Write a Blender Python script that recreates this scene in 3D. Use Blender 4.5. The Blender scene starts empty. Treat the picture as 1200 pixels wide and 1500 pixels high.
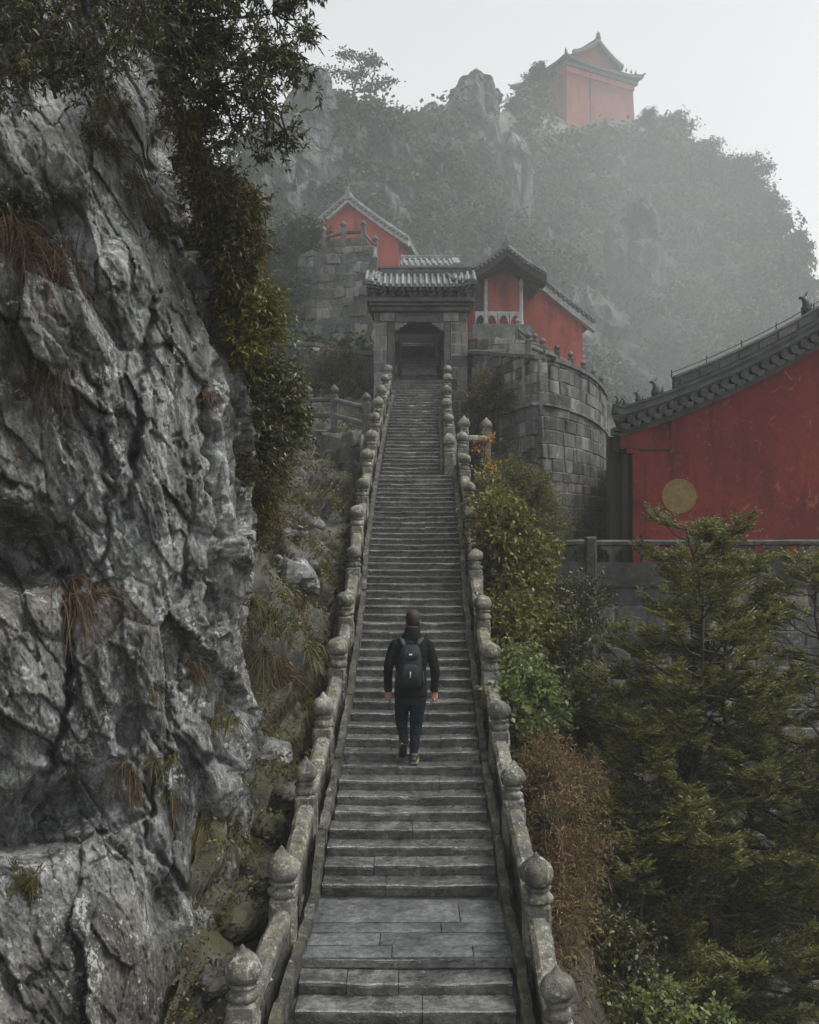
import bpy, math, random
import numpy as np
from mathutils import Vector, Matrix
from math import sin, cos, pi, radians, sqrt, floor

S = bpy.context.scene
COL = S.collection
# ------------------------------------------------------------------ camera
cam = bpy.data.objects.new('camera', bpy.data.cameras.new('camera'))
COL.objects.link(cam)
cam.location = (0, 0, 0)
cam.rotation_euler = (pi/2, 0, 0)
cam.data.sensor_fit = 'VERTICAL'
cam.data.sensor_height = 36.0
cam.data.sensor_width = 28.8
cam.data.lens = 36.0
cam.data.shift_y = 0.02
cam.data.clip_start = 0.1
cam.data.clip_end = 2000
S.camera = cam
# ------------------------------------------------------------------ world, sun, exposure
SUN_EL, SUN_AZ = radians(60), radians(95)      # azimuth clockwise from +Y
W = bpy.data.worlds.new('World'); S.world = W; W.use_nodes = True
wn = W.node_tree; wn.nodes.clear()
sky = wn.nodes.new('ShaderNodeTexSky'); sky.sky_type = 'NISHITA'; sky.sun_disc = False
sky.sun_elevation = SUN_EL; sky.sun_rotation = SUN_AZ
sky.air_density = 1.0; sky.dust_density = 4.0; sky.ozone_density = 1.0; sky.altitude = 1500
hs = wn.nodes.new('ShaderNodeHueSaturation'); hs.inputs['Saturation'].default_value = 0.06
bg = wn.nodes.new('ShaderNodeBackground'); bg.inputs['Strength'].default_value = 0.094
wo = wn.nodes.new('ShaderNodeOutputWorld')
wn.links.new(sky.outputs[0], hs.inputs['Color']); wn.links.new(hs.outputs[0], bg.inputs[0]); wn.links.new(bg.outputs[0], wo.inputs[0])
sl = bpy.data.lights.new('sun', 'SUN'); sl.energy = 1.5; sl.angle = radians(18); sl.color = (1.0, 0.97, 0.93)
so = bpy.data.objects.new('sun', sl); COL.objects.link(so)
so.rotation_euler = (pi/2 - SUN_EL, 0, pi - SUN_AZ)
so.location = (0, 0, 60)
S.view_settings.view_transform = 'Standard'; S.view_settings.look = 'None'
S.view_settings.exposure = 1.36; S.view_settings.gamma = 1.0; S.view_settings.use_curve_mapping = False
S.cycles.max_bounces = 6; S.cycles.diffuse_bounces = 3; S.cycles.glossy_bounces = 2
S.cycles.transmission_bounces = 2; S.cycles.volume_bounces = 1; S.cycles.transparent_max_bounces = 8
S.cycles.use_denoising = True

# ------------------------------------------------------------------ helpers
R = np.random.RandomState(7)
def at(px, py, Y): return np.array([(px-600)/1500*Y, Y, (780-py)/1500*Y])
def itp(x, xs, ys): return np.interp(x, xs, ys)
PERM = np.random.RandomState(3).permutation(512).astype(np.int64)
GRADS = np.random.RandomState(5).normal(size=(512, 3)); GRADS /= np.linalg.norm(GRADS, axis=1)[:, None]
def hsh(i, j, k): return PERM[(PERM[(PERM[i & 511] + j) & 511] + k) & 511]
def perlin(p):
    p = np.asarray(p, float); i = np.floor(p).astype(np.int64); f = p - i
    u = f*f*f*(f*(f*6-15)+10); out = 0
    for a in (0, 1):
        for b in (0, 1):
            for c in (0, 1):
                g = GRADS[hsh(i[:, 0]+a, i[:, 1]+b, i[:, 2]+c)]
                d = (g*(f-np.array([a, b, c]))).sum(1)
                w = (u[:, 0] if a else 1-u[:, 0])*(u[:, 1] if b else 1-u[:, 1])*(u[:, 2] if c else 1-u[:, 2])
                out = out + d*w
    return out*1.5
def fbm(p, o=4, g=0.5):
    s = 0; a = 1.0; p = np.asarray(p, float)
    for k in range(o):
        s = s + a*perlin(p*2.0**k + 17.3*k); a *= g
    return s
def ridged(p, o=4):
    s = 0; a = 1.0; p = np.asarray(p, float)
    for k in range(o):
        s = s + a*(1-2*np.abs(perlin(p*2.0**k + 9.1*k))); a *= 0.5
    return s
JIT = np.random.RandomState(11).rand(512, 3)
def facets(p, slope=0.8):
    """broken rock: every cell a tilted plane; returns (height, edge distance)"""
    p = np.asarray(p, float); i = np.floor(p).astype(np.int64)
    f1 = np.full(len(p), 9.0); f2 = np.full(len(p), 9.0); h = np.zeros(len(p))
    for a in (-1, 0, 1):
        for b in (-1, 0, 1):
            for c in (-1, 0, 1):
                hh = hsh(i[:, 0]+a, i[:, 1]+b, i[:, 2]+c)
                q = p - (i + np.array([a, b, c]) + JIT[hh])
                d = (q*q).sum(1); m = d < f1
                f2 = np.where(m, f1, np.minimum(f2, d))
                h = np.where(m, (q*GRADS[(hh*7+3) & 511]).sum(1)*slope + (JIT[(hh*5+1) & 511, 0]-.5)*0.7, h)
                f1 = np.where(m, d, f1)
    return h, np.sqrt(f2)-np.sqrt(f1)
def smooth(a, b, x):
    t = np.clip((x-a)/(b-a), 0, 1); return t*t*(3-2*t)

def mesh(name, V, F, m, sm=False, fm=None):
    me = bpy.data.meshes.new(name)
    V = np.asarray(V, float)
    if isinstance(F, np.ndarray):
        k = F.shape[1]; me.vertices.add(len(V)); me.vertices.foreach_set('co', V.astype(np.float32).ravel())
        me.loops.add(F.size); me.loops.foreach_set('vertex_index', F.astype(np.int32).ravel())
        me.polygons.add(len(F)); me.polygons.foreach_set('loop_start', np.arange(0, F.size, k, dtype=np.int32))
        me.update(calc_edges=True)
    else:
        me.from_pydata([tuple(v) for v in V], [], F)
    for x in (m if isinstance(m, (list, tuple)) else [m]): me.materials.append(x)
    if fm is not None: me.polygons.foreach_set('material_index', np.asarray(fm, np.int32))
    if sm: me.polygons.foreach_set('use_smooth', np.ones(len(me.polygons), bool))
    me.update()
    return me
def link(name, me, parent=None):
    o = bpy.data.objects.new(name, me); COL.objects.link(o)
    if parent is not None:
        o.parent = parent
        if parent.type == 'EMPTY' and parent.parent is None: o.matrix_parent_inverse = Matrix.LocRotScale(parent.location, parent.rotation_euler, None).inverted()
    return o
def obj(name, V, F, m, parent=None, sm=False, fm=None): return link(name, mesh(name, V, F, m, sm, fm), parent)
def tag(o, label=None, cat=None, group=None, kind=None):
    if label: o['label'] = label
    if cat: o['category'] = cat
    if group: o['group'] = group
    if kind: o['kind'] = kind
    return o
def thing(name, loc, label, cat, group=None):
    o = bpy.data.objects.new(name, None); COL.objects.link(o); o.location = [float(v) for v in loc]
    o.empty_display_size = 0.3
    return tag(o, label, cat, group)

class G:
    """collects shapes for ONE mesh"""
    def __init__(s): s.v = []; s.f = []; s.n = 0
    def add(s, V, F):
        V = np.asarray(V, float); s.v.append(V); s.f += [tuple(int(i)+s.n for i in f) for f in F]; s.n += len(V); return s
    def box(s, a, b, rz=0, c=None, bev=0):
        x0, y0, z0 = a; x1, y1, z1 = b
        if bev:
            xs = [x0, x0+bev, x1-bev, x1]; V = []; 
            ring = lambda z, e: [(x0+e, y0+bev if e == 0 else y0+e, z)]
            def rr(z, i):
                return [(x0+i+bev, y0+i, z), (x1-i-bev, y0+i, z), (x1-i, y0+i+bev, z), (x1-i, y1-i-bev, z), (x1-i-bev, y1-i, z), (x0+i+bev, y1-i, z), (x0+i, y1-i-bev, z), (x0+i, y0+i+bev, z)]
            V = rr(z0, 0) + rr(z1-bev, 0) + rr(z1, bev)
            F = []
            for k in range(2):
                for j in range(8): F.append((k*8+j, k*8+(j+1) % 8, k*8+8+(j+1) % 8, k*8+8+j))
            F.append(tuple(range(16, 24))); F.append(tuple(range(7, -1, -1)))
        else:
            V = [(x0, y0, z0), (x1, y0, z0), (x1, y1, z0), (x0, y1, z0), (x0, y0, z1), (x1, y0, z1), (x1, y1, z1), (x0, y1, z1)]
            F = [(3, 2, 1, 0), (4, 5, 6, 7), (0, 1, 5, 4), (1, 2, 6, 5), (2, 3, 7, 6), (3, 0, 4, 7)]
        V = np.array(V, float)
        if rz:
            c = np.array(c if c is not None else [(x0+x1)/2, (y0+y1)/2, 0]); d = V[:, :2]-c[:2]
            V[:, 0] = c[0]+d[:, 0]*cos(rz)-d[:, 1]*sin(rz); V[:, 1] = c[1]+d[:, 0]*sin(rz)+d[:, 1]*cos(rz)
        return s.add(V, F)
    def loft(s, rings, cap=True, closed=True):
        rings = [np.asarray(r, float) for r in rings]; n = len(rings[0]); V = np.concatenate(rings); F = []
        for k in range(len(rings)-1):
            for j in range(n if closed else n-1):
                a = k*n+j; b = k*n+(j+1) % n; F.append((a, b, b+n, a+n))
        if cap and closed: F.append(tuple(range(n-1, -1, -1))); F.append(tuple(range((len(rings)-1)*n, len(rings)*n)))
        return s.add(V, F)
    def tube(s, P, r, n=6, cap=True, sq=(1, 1)):
        P = np.asarray(P, float); r = np.broadcast_to(r, (len(P),)); rings = []
        T = np.gradient(P, axis=0); T /= (np.linalg.norm(T, axis=1)[:, None]+1e-9)
        up = np.array([0, 0, 1.0]) if abs(T[0, 2]) < .9 else np.array([1.0, 0, 0])
        for p, t, q in zip(P, T, r):
            a = np.cross(t, up); a /= np.linalg.norm(a)+1e-9; b = np.cross(a, t)
            th = np.arange(n)*2*pi/n+pi/n
            rings.append(p + q*(np.cos(th)[:, None]*a*sq[0] + np.sin(th)[:, None]*b*sq[1]))
        return s.loft(rings, cap)
    def lathe(s, c, prof, n=12, ph=0, wob=0):
        th = np.arange(n)*2*pi/n+ph
        return s.loft([np.stack([c[0]+r*(1+wob*np.cos(th*n/2))*np.cos(th), c[1]+r*(1+wob*np.cos(th*n/2))*np.sin(th), np.full(n, c[2]+z)], 1) for r, z in prof])
    def V(s): return np.concatenate(s.v)
    def rough(s, a, f=6):
        V = s.V(); V = V + a*np.stack([perlin(V*f+7), perlin(V*f+31), perlin(V*f+57)], 1); s.v = [V]; return s
    def build(s, name, m, parent=None, sm=False, fm=None): return obj(name, s.V(), s.f, m, parent, sm, fm)
    def mesh(s, name, m, sm=False): return mesh(name, s.V(), s.f, m, sm)
def grid_faces(nu, nv):
    a = np.arange(nu*nv).reshape(nv, nu)
    return np.stack([a[:-1, :-1], a[:-1, 1:], a[1:, 1:], a[1:, :-1]], -1).reshape(-1, 4)
# ------------------------------------------------------------------ materials
class M_:
    def __init__(s, name):
        s.m = bpy.data.materials.new(name); s.m.use_nodes = True; s.t = s.m.node_tree; s.t.nodes.clear()
        s.out = s.n('ShaderNodeOutputMaterial')
    def n(s, ty, **k):
        x = s.t.nodes.new(ty)
        for a, v in k.items(): setattr(x, a, v)
        return x
    def set(s, sock, v):
        if isinstance(v, bpy.types.NodeSocket): s.t.links.new(v, sock)
        elif v is not None:
            if sock.type == 'RGBA' and not isinstance(v, (int, float)): v = tuple(v)[:3]+(1,)
            sock.default_value = v
    def pos(s, scale=(1, 1, 1), rot=(0, 0, 0)):
        g = s.n('ShaderNodeNewGeometry'); mp = s.n('ShaderNodeMapping')
        mp.inputs['Scale'].default_value = scale; mp.inputs['Rotation'].default_value = rot
        s.set(mp.inputs['Vector'], g.outputs['Position']); return mp.outputs[0]
    def noise(s, v, sc, det=6, ro=.55, dist=0):
        x = s.n('ShaderNodeTexNoise'); s.set(x.inputs['Vector'], v); x.inputs['Scale'].default_value = sc
        x.inputs['Detail'].default_value = det; x.inputs['Roughness'].default_value = ro; x.inputs['Distortion'].default_value = dist
        return x.outputs[0]
    def voro(s, v, sc, feat='F1'):
        x = s.n('ShaderNodeTexVoronoi'); x.feature = feat; s.set(x.inputs['Vector'], v); x.inputs['Scale'].default_value = sc
        return x.outputs['Distance']
    def ramp(s, f, stops):
        x = s.n('ShaderNodeValToRGB'); e = x.color_ramp.elements
        while len(e) < len(stops): e.new(0.5)
        for q, (p, c) in zip(e, stops):
            q.position = p; q.color = (tuple(c)+(1,))[:4] if not isinstance(c, (int, float)) else (c, c, c, 1)
        s.set(x.inputs[0], f); return x.outputs[0]
    def mix(s, f, a, b, mode='MIX'):
        x = s.n('ShaderNodeMix', data_type='RGBA', blend_type=mode)
        s.set(x.inputs[0], f); s.set(x.inputs[6], a); s.set(x.inputs[7], b); return x.outputs[2]
    def math(s, op, a, b=None):
        x = s.n('ShaderNodeMath', operation=op); s.set(x.inputs[0], a)
        if b is not None: s.set(x.inputs[1], b)
        return x.outputs[0]
    def mapr(s, v, a, b, c, d):
        x = s.n('ShaderNodeMapRange'); s.set(x.inputs[0], v)
        for i, q in enumerate((a, b, c, d)): x.inputs[i+1].default_value = q
        return x.outputs[0]
    def bump(s, h, dist, st=1.0, nrm=None):
        x = s.n('ShaderNodeBump'); s.set(x.inputs['Height'], h); x.inputs['Distance'].default_value = dist; x.inputs['Strength'].default_value = st
        if nrm is not None: s.set(x.inputs['Normal'], nrm)
        return x.outputs[0]
    def bsdf(s, col, rough, nrm=None, spec=.5):
        x = s.n('ShaderNodeBsdfPrincipled'); s.set(x.inputs['Base Color'], col); s.set(x.inputs['Roughness'], rough)
        x.inputs['Specular IOR Level'].default_value = spec
        if nrm is not None: s.set(x.inputs['Normal'], nrm)
        s.t.links.new(x.outputs[0], s.out.inputs[0]); return x
    def up(s):
        g = s.n('ShaderNodeNewGeometry'); x = s.n('ShaderNodeSeparateXYZ'); s.set(x.inputs[0], g.outputs['Normal']); return x.outputs[2]
    def orand(s, isl=False):
        if isl: return s.n('ShaderNodeNewGeometry').outputs['Random Per Island']
        return s.n('ShaderNodeObjectInfo').outputs['Random']

def stone(name, dark, mid, light, sc=1.2, rough=(.5, .85), bump=.02, lichen=None, lich_t=.62, moss=None, moss_t=.5, vary=.35,
          stretch=(1, 1, 1), rot=(0, 0, 0), spec=.4, isl=False, fine=22, stain=None, crack=0):
    b = M_(name); v = b.pos(stretch, rot); w = b.pos()
    n1 = b.noise(v, sc, 9, .62, .4); n2 = b.noise(v, sc*fine/4, 7, .6); n3 = b.noise(w, sc*fine, 4, .6)
    f = b.math('ADD', b.math('MULTIPLY', n1, .62), b.math('MULTIPLY', n2, .38))
    c = b.ramp(f, [(.36, dark), (.5, mid), (.66, light)])
    c = b.mix(.55, c, b.ramp(n3, [(.3, .55), (.7, 1.0)]), 'MULTIPLY')
    if stain is not None:
        st = b.noise(b.pos((2.2, 2.2, .35)), sc*.9, 6, .6, .3)
        c = b.mix(b.ramp(st, [(.5, 0), (.63, .85)]), c, stain)
    if lichen is not None:
        l1 = b.noise(w, sc*2.6, 8, .68, .6); l2 = b.noise(w, sc*11, 5, .7)
        lm = b.ramp(b.math('ADD', b.math('MULTIPLY', l1, .6), b.math('MULTIPLY', l2, .4)), [(lich_t-.06, 0), (lich_t, 1)])
        c = b.mix(b.math('MULTIPLY', lm, .75), c, lichen)
    if moss is not None:
        mn = b.noise(w, sc*1.7, 7, .65, .5)
        mm = b.math('MULTIPLY', b.ramp(mn, [(moss_t-.05, 0), (moss_t+.1, 1)]), b.mapr(b.up(), -.6, .8, .25, 1))
        c = b.mix(b.math('MULTIPLY', mm, .8), c, moss)
    if vary:
        r = b.orand(isl); g = b.ramp(r, [(0, 1-vary), (1, 1.0)]); c = b.mix(1.0, c, g, 'MULTIPLY')
    h = b.math('ADD', b.math('MULTIPLY', n1, 1.0), b.math('ADD', b.math('MULTIPLY', n2, .5), b.math('MULTIPLY', n3, .22)))
    if crack:
        cr = b.voro(b.mix(.12, v, b.noise(v, 3, 3)), sc*crack, 'DISTANCE_TO_EDGE'); h = b.math('ADD', h, b.mapr(cr, 0, .04, -.35, 0))
    ro = b.mapr(b.noise(w, sc*1.5, 5), .35, .65, rough[0], rough[1])
    b.bsdf(c, ro, b.bump(h, bump), spec)
    return b.m
def leaf(name, c1, c2, c3, trans=.3, rough=.45, spec=.3, pos_sc=.8, wr=.55, wn=.6):
    b = M_(name); r = b.orand(True); n = b.noise(b.pos(), pos_sc, 3)
    c = b.ramp(b.math('ADD', b.math('MULTIPLY', r, wr), b.math('MULTIPLY', n, wn)), [(.25, c1), (.55, c2), (.9, c3)])
    p = b.bsdf(c, rough, None, spec)
    tr = b.n('ShaderNodeBsdfTranslucent'); b.set(tr.inputs[0], c); mx = b.n('ShaderNodeMixShader'); mx.inputs[0].default_value = trans
    b.t.links.new(p.outputs[0], mx.inputs[1]); b.t.links.new(tr.outputs[0], mx.inputs[2]); b.t.links.new(mx.outputs[0], b.out.inputs[0])
    return b.m
def plain(name, c, rough=.7, bump=0, sc=8, vary=.25, spec=.4):
    b = M_(name); n = b.noise(b.pos(), sc, 6, .6)
    col = b.mix(1.0, c, b.ramp(n, [(.3, 1-vary), (.7, 1.0)]), 'MULTIPLY')
    b.bsdf(col, rough, b.bump(n, bump) if bump else None, spec); return b.m
def plaster(name, c, c2, pale, wash=.5):
    b = M_(name); w = b.pos(); st = b.pos((1.4, 1.4, .3))
    n1 = b.noise(w, .6, 8, .65, .3); n2 = b.noise(st, 1.6, 8, .65, .6); n3 = b.noise(w, 9, 6, .65)
    col = b.mix(b.ramp(n1, [(.38, 0), (.66, 1)]), c, c2)
    col = b.mix(b.math('MULTIPLY', b.ramp(n2, [(.50, 0), (.66, 1)]), .75), col, tuple(x*.45 for x in c))
    col = b.mix(b.math('MULTIPLY', b.ramp(b.noise(w, 3.2, 9, .75, 1.2), [(.58, 0), (.66, 1)]), wash), col, pale)
    col = b.mix(.5, col, b.ramp(n3, [(.3, .6), (.7, 1.0)]), 'MULTIPLY')
    b.bsdf(col, b.mapr(n3, .3, .7, .6, .9), b.bump(b.math('ADD', n3, n1), .02), .3); return b.m

def cliff_mat():
    b = M_('cliff_rock'); w = b.pos(); v = b.pos((1.5, 1.5, .6), (0, .36, .1)); st = b.pos((3.2, 3.2, .45), (0, .3, 0))
    n1 = b.noise(v, 1.3, 12, .68, .5); n2 = b.noise(v, 7, 9, .7, .3); n3 = b.noise(w, 38, 5, .7); n4 = b.noise(v, 20, 6, .65, .4); big = b.noise(w, .5, 4, .5)
    f = b.math('ADD', b.math('MULTIPLY', n1, .5), b.math('ADD', b.math('MULTIPLY', n2, .28), b.math('MULTIPLY', n4, .22)))
    c = b.ramp(f, [(.40, (.018, .019, .018)), (.475, (.105, .109, .106)), (.535, (.25, .26, .255)), (.62, (.50, .52, .51))])
    c = b.mix(b.math('MULTIPLY', b.ramp(big, [(.45, 0), (.62, 1)]), .55), c, b.mix(1.0, c, (.62, .52, .40), 'MULTIPLY'))
    c = b.mix(1.0, c, b.ramp(n3, [(.32, .34), (.5, .85), (.7, 1.0)]), 'MULTIPLY')
    s1 = b.noise(st, 1.5, 8, .66, .4); c = b.mix(b.ramp(s1, [(.53, 0), (.62, .85)]), c, (.014, .014, .013))
    li = b.math('ADD', b.math('MULTIPLY', b.noise(w, 3.1, 8, .7, .6), .6), b.math('MULTIPLY', b.noise(w, 26, 4, .7), .4))
    c = b.mix(b.ramp(li, [(.555, 0), (.60, .8)]), c, (.47, .48, .46))
    c = b.mix(b.math('MULTIPLY', b.ramp(b.noise(w, 2.0, 8, .7, .5), [(.56, 0), (.66, .75)]), b.mapr(b.up(), -.2, .6, .12, 1)), c, (.06, .062, .016))
    h = b.math('ADD', b.math('MULTIPLY', n2, .8), b.math('ADD', b.math('MULTIPLY', n4, .6), b.math('MULTIPLY', n3, .3)))
    b.bsdf(c, b.mapr(n2, .35, .65, .35, .75), b.bump(h, .045), .45); return b.m
MT = {}
MT['step'] = stone('wet_step_stone', (.028, .030, .028), (.103, .106, .098), (.28, .283, .266), 2.6, (.07, .36), .026, lichen=(.26, .27, .25), lich_t=.63, moss=(.075, .075, .022), moss_t=.64, vary=.3, spec=.85, fine=24)
MT['slab'] = stone('wet_paving_stone', (.04, .044, .045), (.11, .118, .12), (.23, .245, .25), 3.0, (.06, .3), .016, moss=(.10, .095, .03), moss_t=.66, vary=.2, spec=.8, fine=26)
MT['rail'] = stone('lichened_balustrade_stone', (.045, .046, .039), (.17, .167, .14), (.37, .355, .30), 3.0, (.55, .9), .028, lichen=(.46, .45, .39), lich_t=.60, moss=(.10, .098, .028), moss_t=.56, vary=.2, stain=(.035, .035, .03))
MT['cliff'] = cliff_mat()
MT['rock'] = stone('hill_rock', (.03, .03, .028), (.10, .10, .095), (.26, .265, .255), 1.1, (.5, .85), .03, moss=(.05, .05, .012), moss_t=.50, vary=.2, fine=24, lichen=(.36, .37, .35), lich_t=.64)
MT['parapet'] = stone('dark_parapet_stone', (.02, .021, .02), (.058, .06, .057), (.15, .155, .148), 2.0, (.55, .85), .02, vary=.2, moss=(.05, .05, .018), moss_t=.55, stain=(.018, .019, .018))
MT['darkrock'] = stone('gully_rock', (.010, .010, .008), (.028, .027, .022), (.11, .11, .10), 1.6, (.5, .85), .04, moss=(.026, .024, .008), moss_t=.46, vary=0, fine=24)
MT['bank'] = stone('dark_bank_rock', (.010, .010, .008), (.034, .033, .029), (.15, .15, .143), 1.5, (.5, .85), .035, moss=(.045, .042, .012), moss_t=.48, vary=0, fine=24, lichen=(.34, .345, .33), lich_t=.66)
MT['crag'] = stone('distant_crag_rock', (.02, .022, .02), (.085, .09, .087), (.22, .23, .225), .16, (.7, .95), .25, moss=(.022, .03, .014), moss_t=.46, vary=0, stretch=(2.2, 2.2, .45), fine=22)
MT['soil'] = stone('leaf_litter_soil', (.018, .014, .009), (.045, .035, .02), (.085, .066, .035), 2.0, (.75, .95), .03, moss=(.04, .042, .012), moss_t=.5, vary=0)
MT['block'] = stone('ashlar_block', (.06, .063, .06), (.15, .155, .15), (.28, .285, .27), 1.6, (.6, .9), .012, lichen=(.40, .40, .37), lich_t=.63, vary=.62, stain=(.04, .042, .04))
MT['paleblock'] = stone('pale_block', (.14, .13, .115), (.26, .245, .22), (.40, .38, .34), 1.6, (.6, .9), .010, vary=.35, stain=(.07, .07, .065))
MT['mortar'] = stone('mortar', (.14, .14, .13), (.27, .27, .255), (.40, .40, .38), 2.0, (.7, .95), .012, vary=0, stain=(.04, .042, .04))
MT['rubble'] = stone('rubble_stone', (.045, .047, .043), (.13, .133, .125), (.27, .27, .25), 1.6, (.6, .9), .02, moss=(.05, .05, .016), moss_t=.58, vary=.5)
MT['cornice'] = stone('carved_grey_stone', (.035, .037, .036), (.085, .088, .086), (.17, .175, .17), 2.0, (.55, .85), .015, vary=.15, lichen=(.3, .3, .28), lich_t=.66)
MT['tile'] = stone('dark_roof_tile', (.02, .023, .022), (.048, .053, .051), (.10, .108, .104), 3.0, (.35, .7), .008, vary=.35, moss=(.05, .055, .02), moss_t=.62, isl=True)
MT['paletile'] = stone('pale_roof_tile', (.10, .105, .105), (.22, .23, .23), (.38, .39, .39), 2.0, (.5, .8), .006, vary=.35, isl=True)
MT['greytile'] = stone('grey_roof_tile', (.05, .053, .053), (.11, .115, .115), (.21, .215, .215), 2.0, (.5, .8), .006, vary=.4, isl=True)
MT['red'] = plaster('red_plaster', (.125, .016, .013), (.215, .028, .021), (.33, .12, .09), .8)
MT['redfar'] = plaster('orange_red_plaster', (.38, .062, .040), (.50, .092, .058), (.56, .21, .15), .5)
MT['redpale'] = plaster('faded_red_plaster', (.42, .10, .085), (.46, .12, .10), (.52, .25, .22), .5)
MT['tower'] = plaster('tower_red_plaster', (.22, .045, .032), (.25, .085, .058), (.32, .18, .14), .7)
MT['white'] = plain('weathered_white_trim', (.50, .50, .48), .8, .004, 5, .5)
MT['wood'] = plain('dark_timber', (.030, .024, .021), .65, .006, 6, .5)
MT['kerb'] = stone('dark_kerb_stone', (.018, .019, .016), (.07, .069, .058), (.22, .215, .18), 3.2, (.45, .85), .035, lichen=(.33, .32, .27), lich_t=.63, moss=(.085, .08, .022), moss_t=.57, vary=.3, stain=(.02, .02, .017))
MT['gold'] = plain('dull_gold_paint', (.23, .155, .035), .55, .003, 14, .45)
MT['bark'] = stone('bark', (.012, .010, .008), (.035, .029, .023), (.075, .066, .055), 5, (.7, .95), .02, vary=0, stretch=(3, 3, .6))
MT['twig'] = plain('twig_bark', (.045, .032, .022), .85)
MT['dead'] = plain('dead_stem', (.20, .12, .07), .85, vary=.5)
MT['fir'] = leaf('fir_needles', (.024, .032, .010), (.085, .098, .026), (.25, .235, .055), .35, .5, .3, 1.6)
MT['green'] = leaf('yellow_green_leaves', (.028, .036, .010), (.090, .102, .022), (.23, .19, .03), .35, .45, .3, 1.5)
MT['bright'] = leaf('fresh_green_leaves', (.055, .085, .028), (.12, .155, .05), (.22, .24, .075), .35)
MT['gum'] = leaf('dark_evergreen_leaves', (.017, .023, .009), (.044, .053, .017), (.115, .108, .032), .3, .42, .35)
MT['olive'] = leaf('olive_leaves', (.022, .024, .007), (.065, .066, .016), (.17, .14, .03), .25)
MT['brown'] = leaf('dead_brown_twigs', (.030, .022, .012), (.095, .062, .030), (.25, .185, .10), .2, .8, .1)
MT['drygrass'] = leaf('dry_grass', (.022, .016, .010), (.075, .047, .025), (.19, .135, .075), .25, .7, .15)
MT['grass'] = leaf('green_grass', (.018, .020, .006), (.055, .054, .014), (.17, .14, .045), .3, .6, .2)
MT['forest'] = leaf('forest_foliage', (.006, .010, .006), (.022, .033, .018), (.105, .11, .04), .1, .8, .1, .30, .25, .95)
MT['autumn'] = leaf('orange_leaves', (.25, .10, .02), (.38, .19, .03), (.5, .3, .05), .35)
# ------------------------------------------------------------------ terrain
def structure(o): o['kind'] = 'structure'; return o
V = np.array([(-260, -40, -8.2), (260, -40, -8.2), (260, 330, -8.2), (-260, 330, -8.2)], float)
structure(obj('ground', V, [(0, 1, 2, 3)], MT['soil']))
hz = G().box((-300, -60, -9.6), (300, 350, 78)).build('haze', None or bpy.data.materials.new('haze_air'))
hm = hz.data.materials[0]; hm.use_nodes = True; hm.node_tree.nodes.clear()
vo = hm.node_tree.nodes.new('ShaderNodeVolumePrincipled'); ho = hm.node_tree.nodes.new('ShaderNodeOutputMaterial')
hm.node_tree.links.new(vo.outputs[0], ho.inputs['Volume'])
HAZE = 0.0015
vo.inputs['Density'].default_value = HAZE; vo.inputs['Color'].default_value = (.93, .965, .96, 1); vo.inputs['Anisotropy'].default_value = 0.0
hz['kind'] = 'stuff'
# the drifting mist behind the gate: density rises smoothly from nothing at its own borders
ms = G().box((-85, 16, -9.4), (120, 108, 58)).build('mist', bpy.data.materials.new('mist_air')); ms['kind'] = 'stuff'
mm_ = ms.data.materials[0]; mm_.use_nodes = True; mm_.node_tree.nodes.clear()
b = M_.__new__(M_); b.m = mm_; b.t = mm_.node_tree; b.out = b.n('ShaderNodeOutputMaterial')
vm = b.n('ShaderNodeVolumePrincipled'); vm.inputs['Color'].default_value = (.88, .955, .96, 1); b.t.links.new(vm.outputs[0], b.out.inputs['Volume'])
gp = b.n('ShaderNodeNewGeometry').outputs['Position']; sp = b.n('ShaderNodeSeparateXYZ'); b.set(sp.inputs[0], gp)
def edge(v, a, c):
    x = b.n('ShaderNodeMapRange'); x.interpolation_type = 'SMOOTHSTEP'; b.set(x.inputs[0], v); x.inputs[1].default_value = a; x.inputs[2].default_value = c; return x.outputs[0]
dn = edge(sp.outputs[1], 17, 48)
for f in (edge(sp.outputs[1], 107, 92), edge(sp.outputs[0], -22, 36), edge(sp.outputs[0], 119, 90), edge(sp.outputs[2], 50, 6), edge(sp.outputs[2], -9.3, -4), b.mapr(b.noise(b.pos((.045, .03, .06)), 1.0, 3, .5, .4), .36, .64, .12, 2.1)): dn = b.math('MULTIPLY', dn, f)
b.set(vm.inputs['Density'], b.math('MULTIPLY', dn, .0074))

# ---- staircase lines
def z_low(Y): return .382*Y - 6.913                      # nosing line of the lower flight
def z_up(Y): return 1.187 + .411*(Y-21.2)                # upper flight
LAND_F, LAND_B, LAND_Z = 8.155, 9.36, -3.376
def z_stair(Y):
    Y = np.asarray(Y, float)
    return np.where(Y < LAND_F, LAND_Z-.38*(LAND_F-Y), np.where(Y < LAND_B, LAND_Z, np.where(Y < 21.2, z_low(Y), np.minimum(z_up(Y), 4.15))))
def x_c(Y): return -.121+.013*Y
SX, SY_ = [7.08, 8.17, 10.12, 11.29, 12.56, 13.9, 15.5, 17.2, 18.6, 20.2, 21.6], None
LX = ([5.9, 7.23, 8.31, 10.18, 11.35, 12.64, 14.0, 15.6, 17.27, 18.7, 20.4, 21.8, 23.0, 24.2, 25.3, 26.4, 27.4],
      [-1.2, -1.17, -1.03, -1.03, -.955, -.90, -.875, -.855, -.885, -.86, -.845, -.81, -.775, -.735, -.69, -.62, -.57])
RX = ([5.9, 7.08, 8.17, 10.12, 11.29, 12.56, 13.9, 15.5, 17.2, 18.6, 20.2, 21.6],
      [1.03, 1.03, 1.02, 1.03, .99, .995, .985, 1.0, 1.05, 1.075, 1.085, 1.10])
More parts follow.
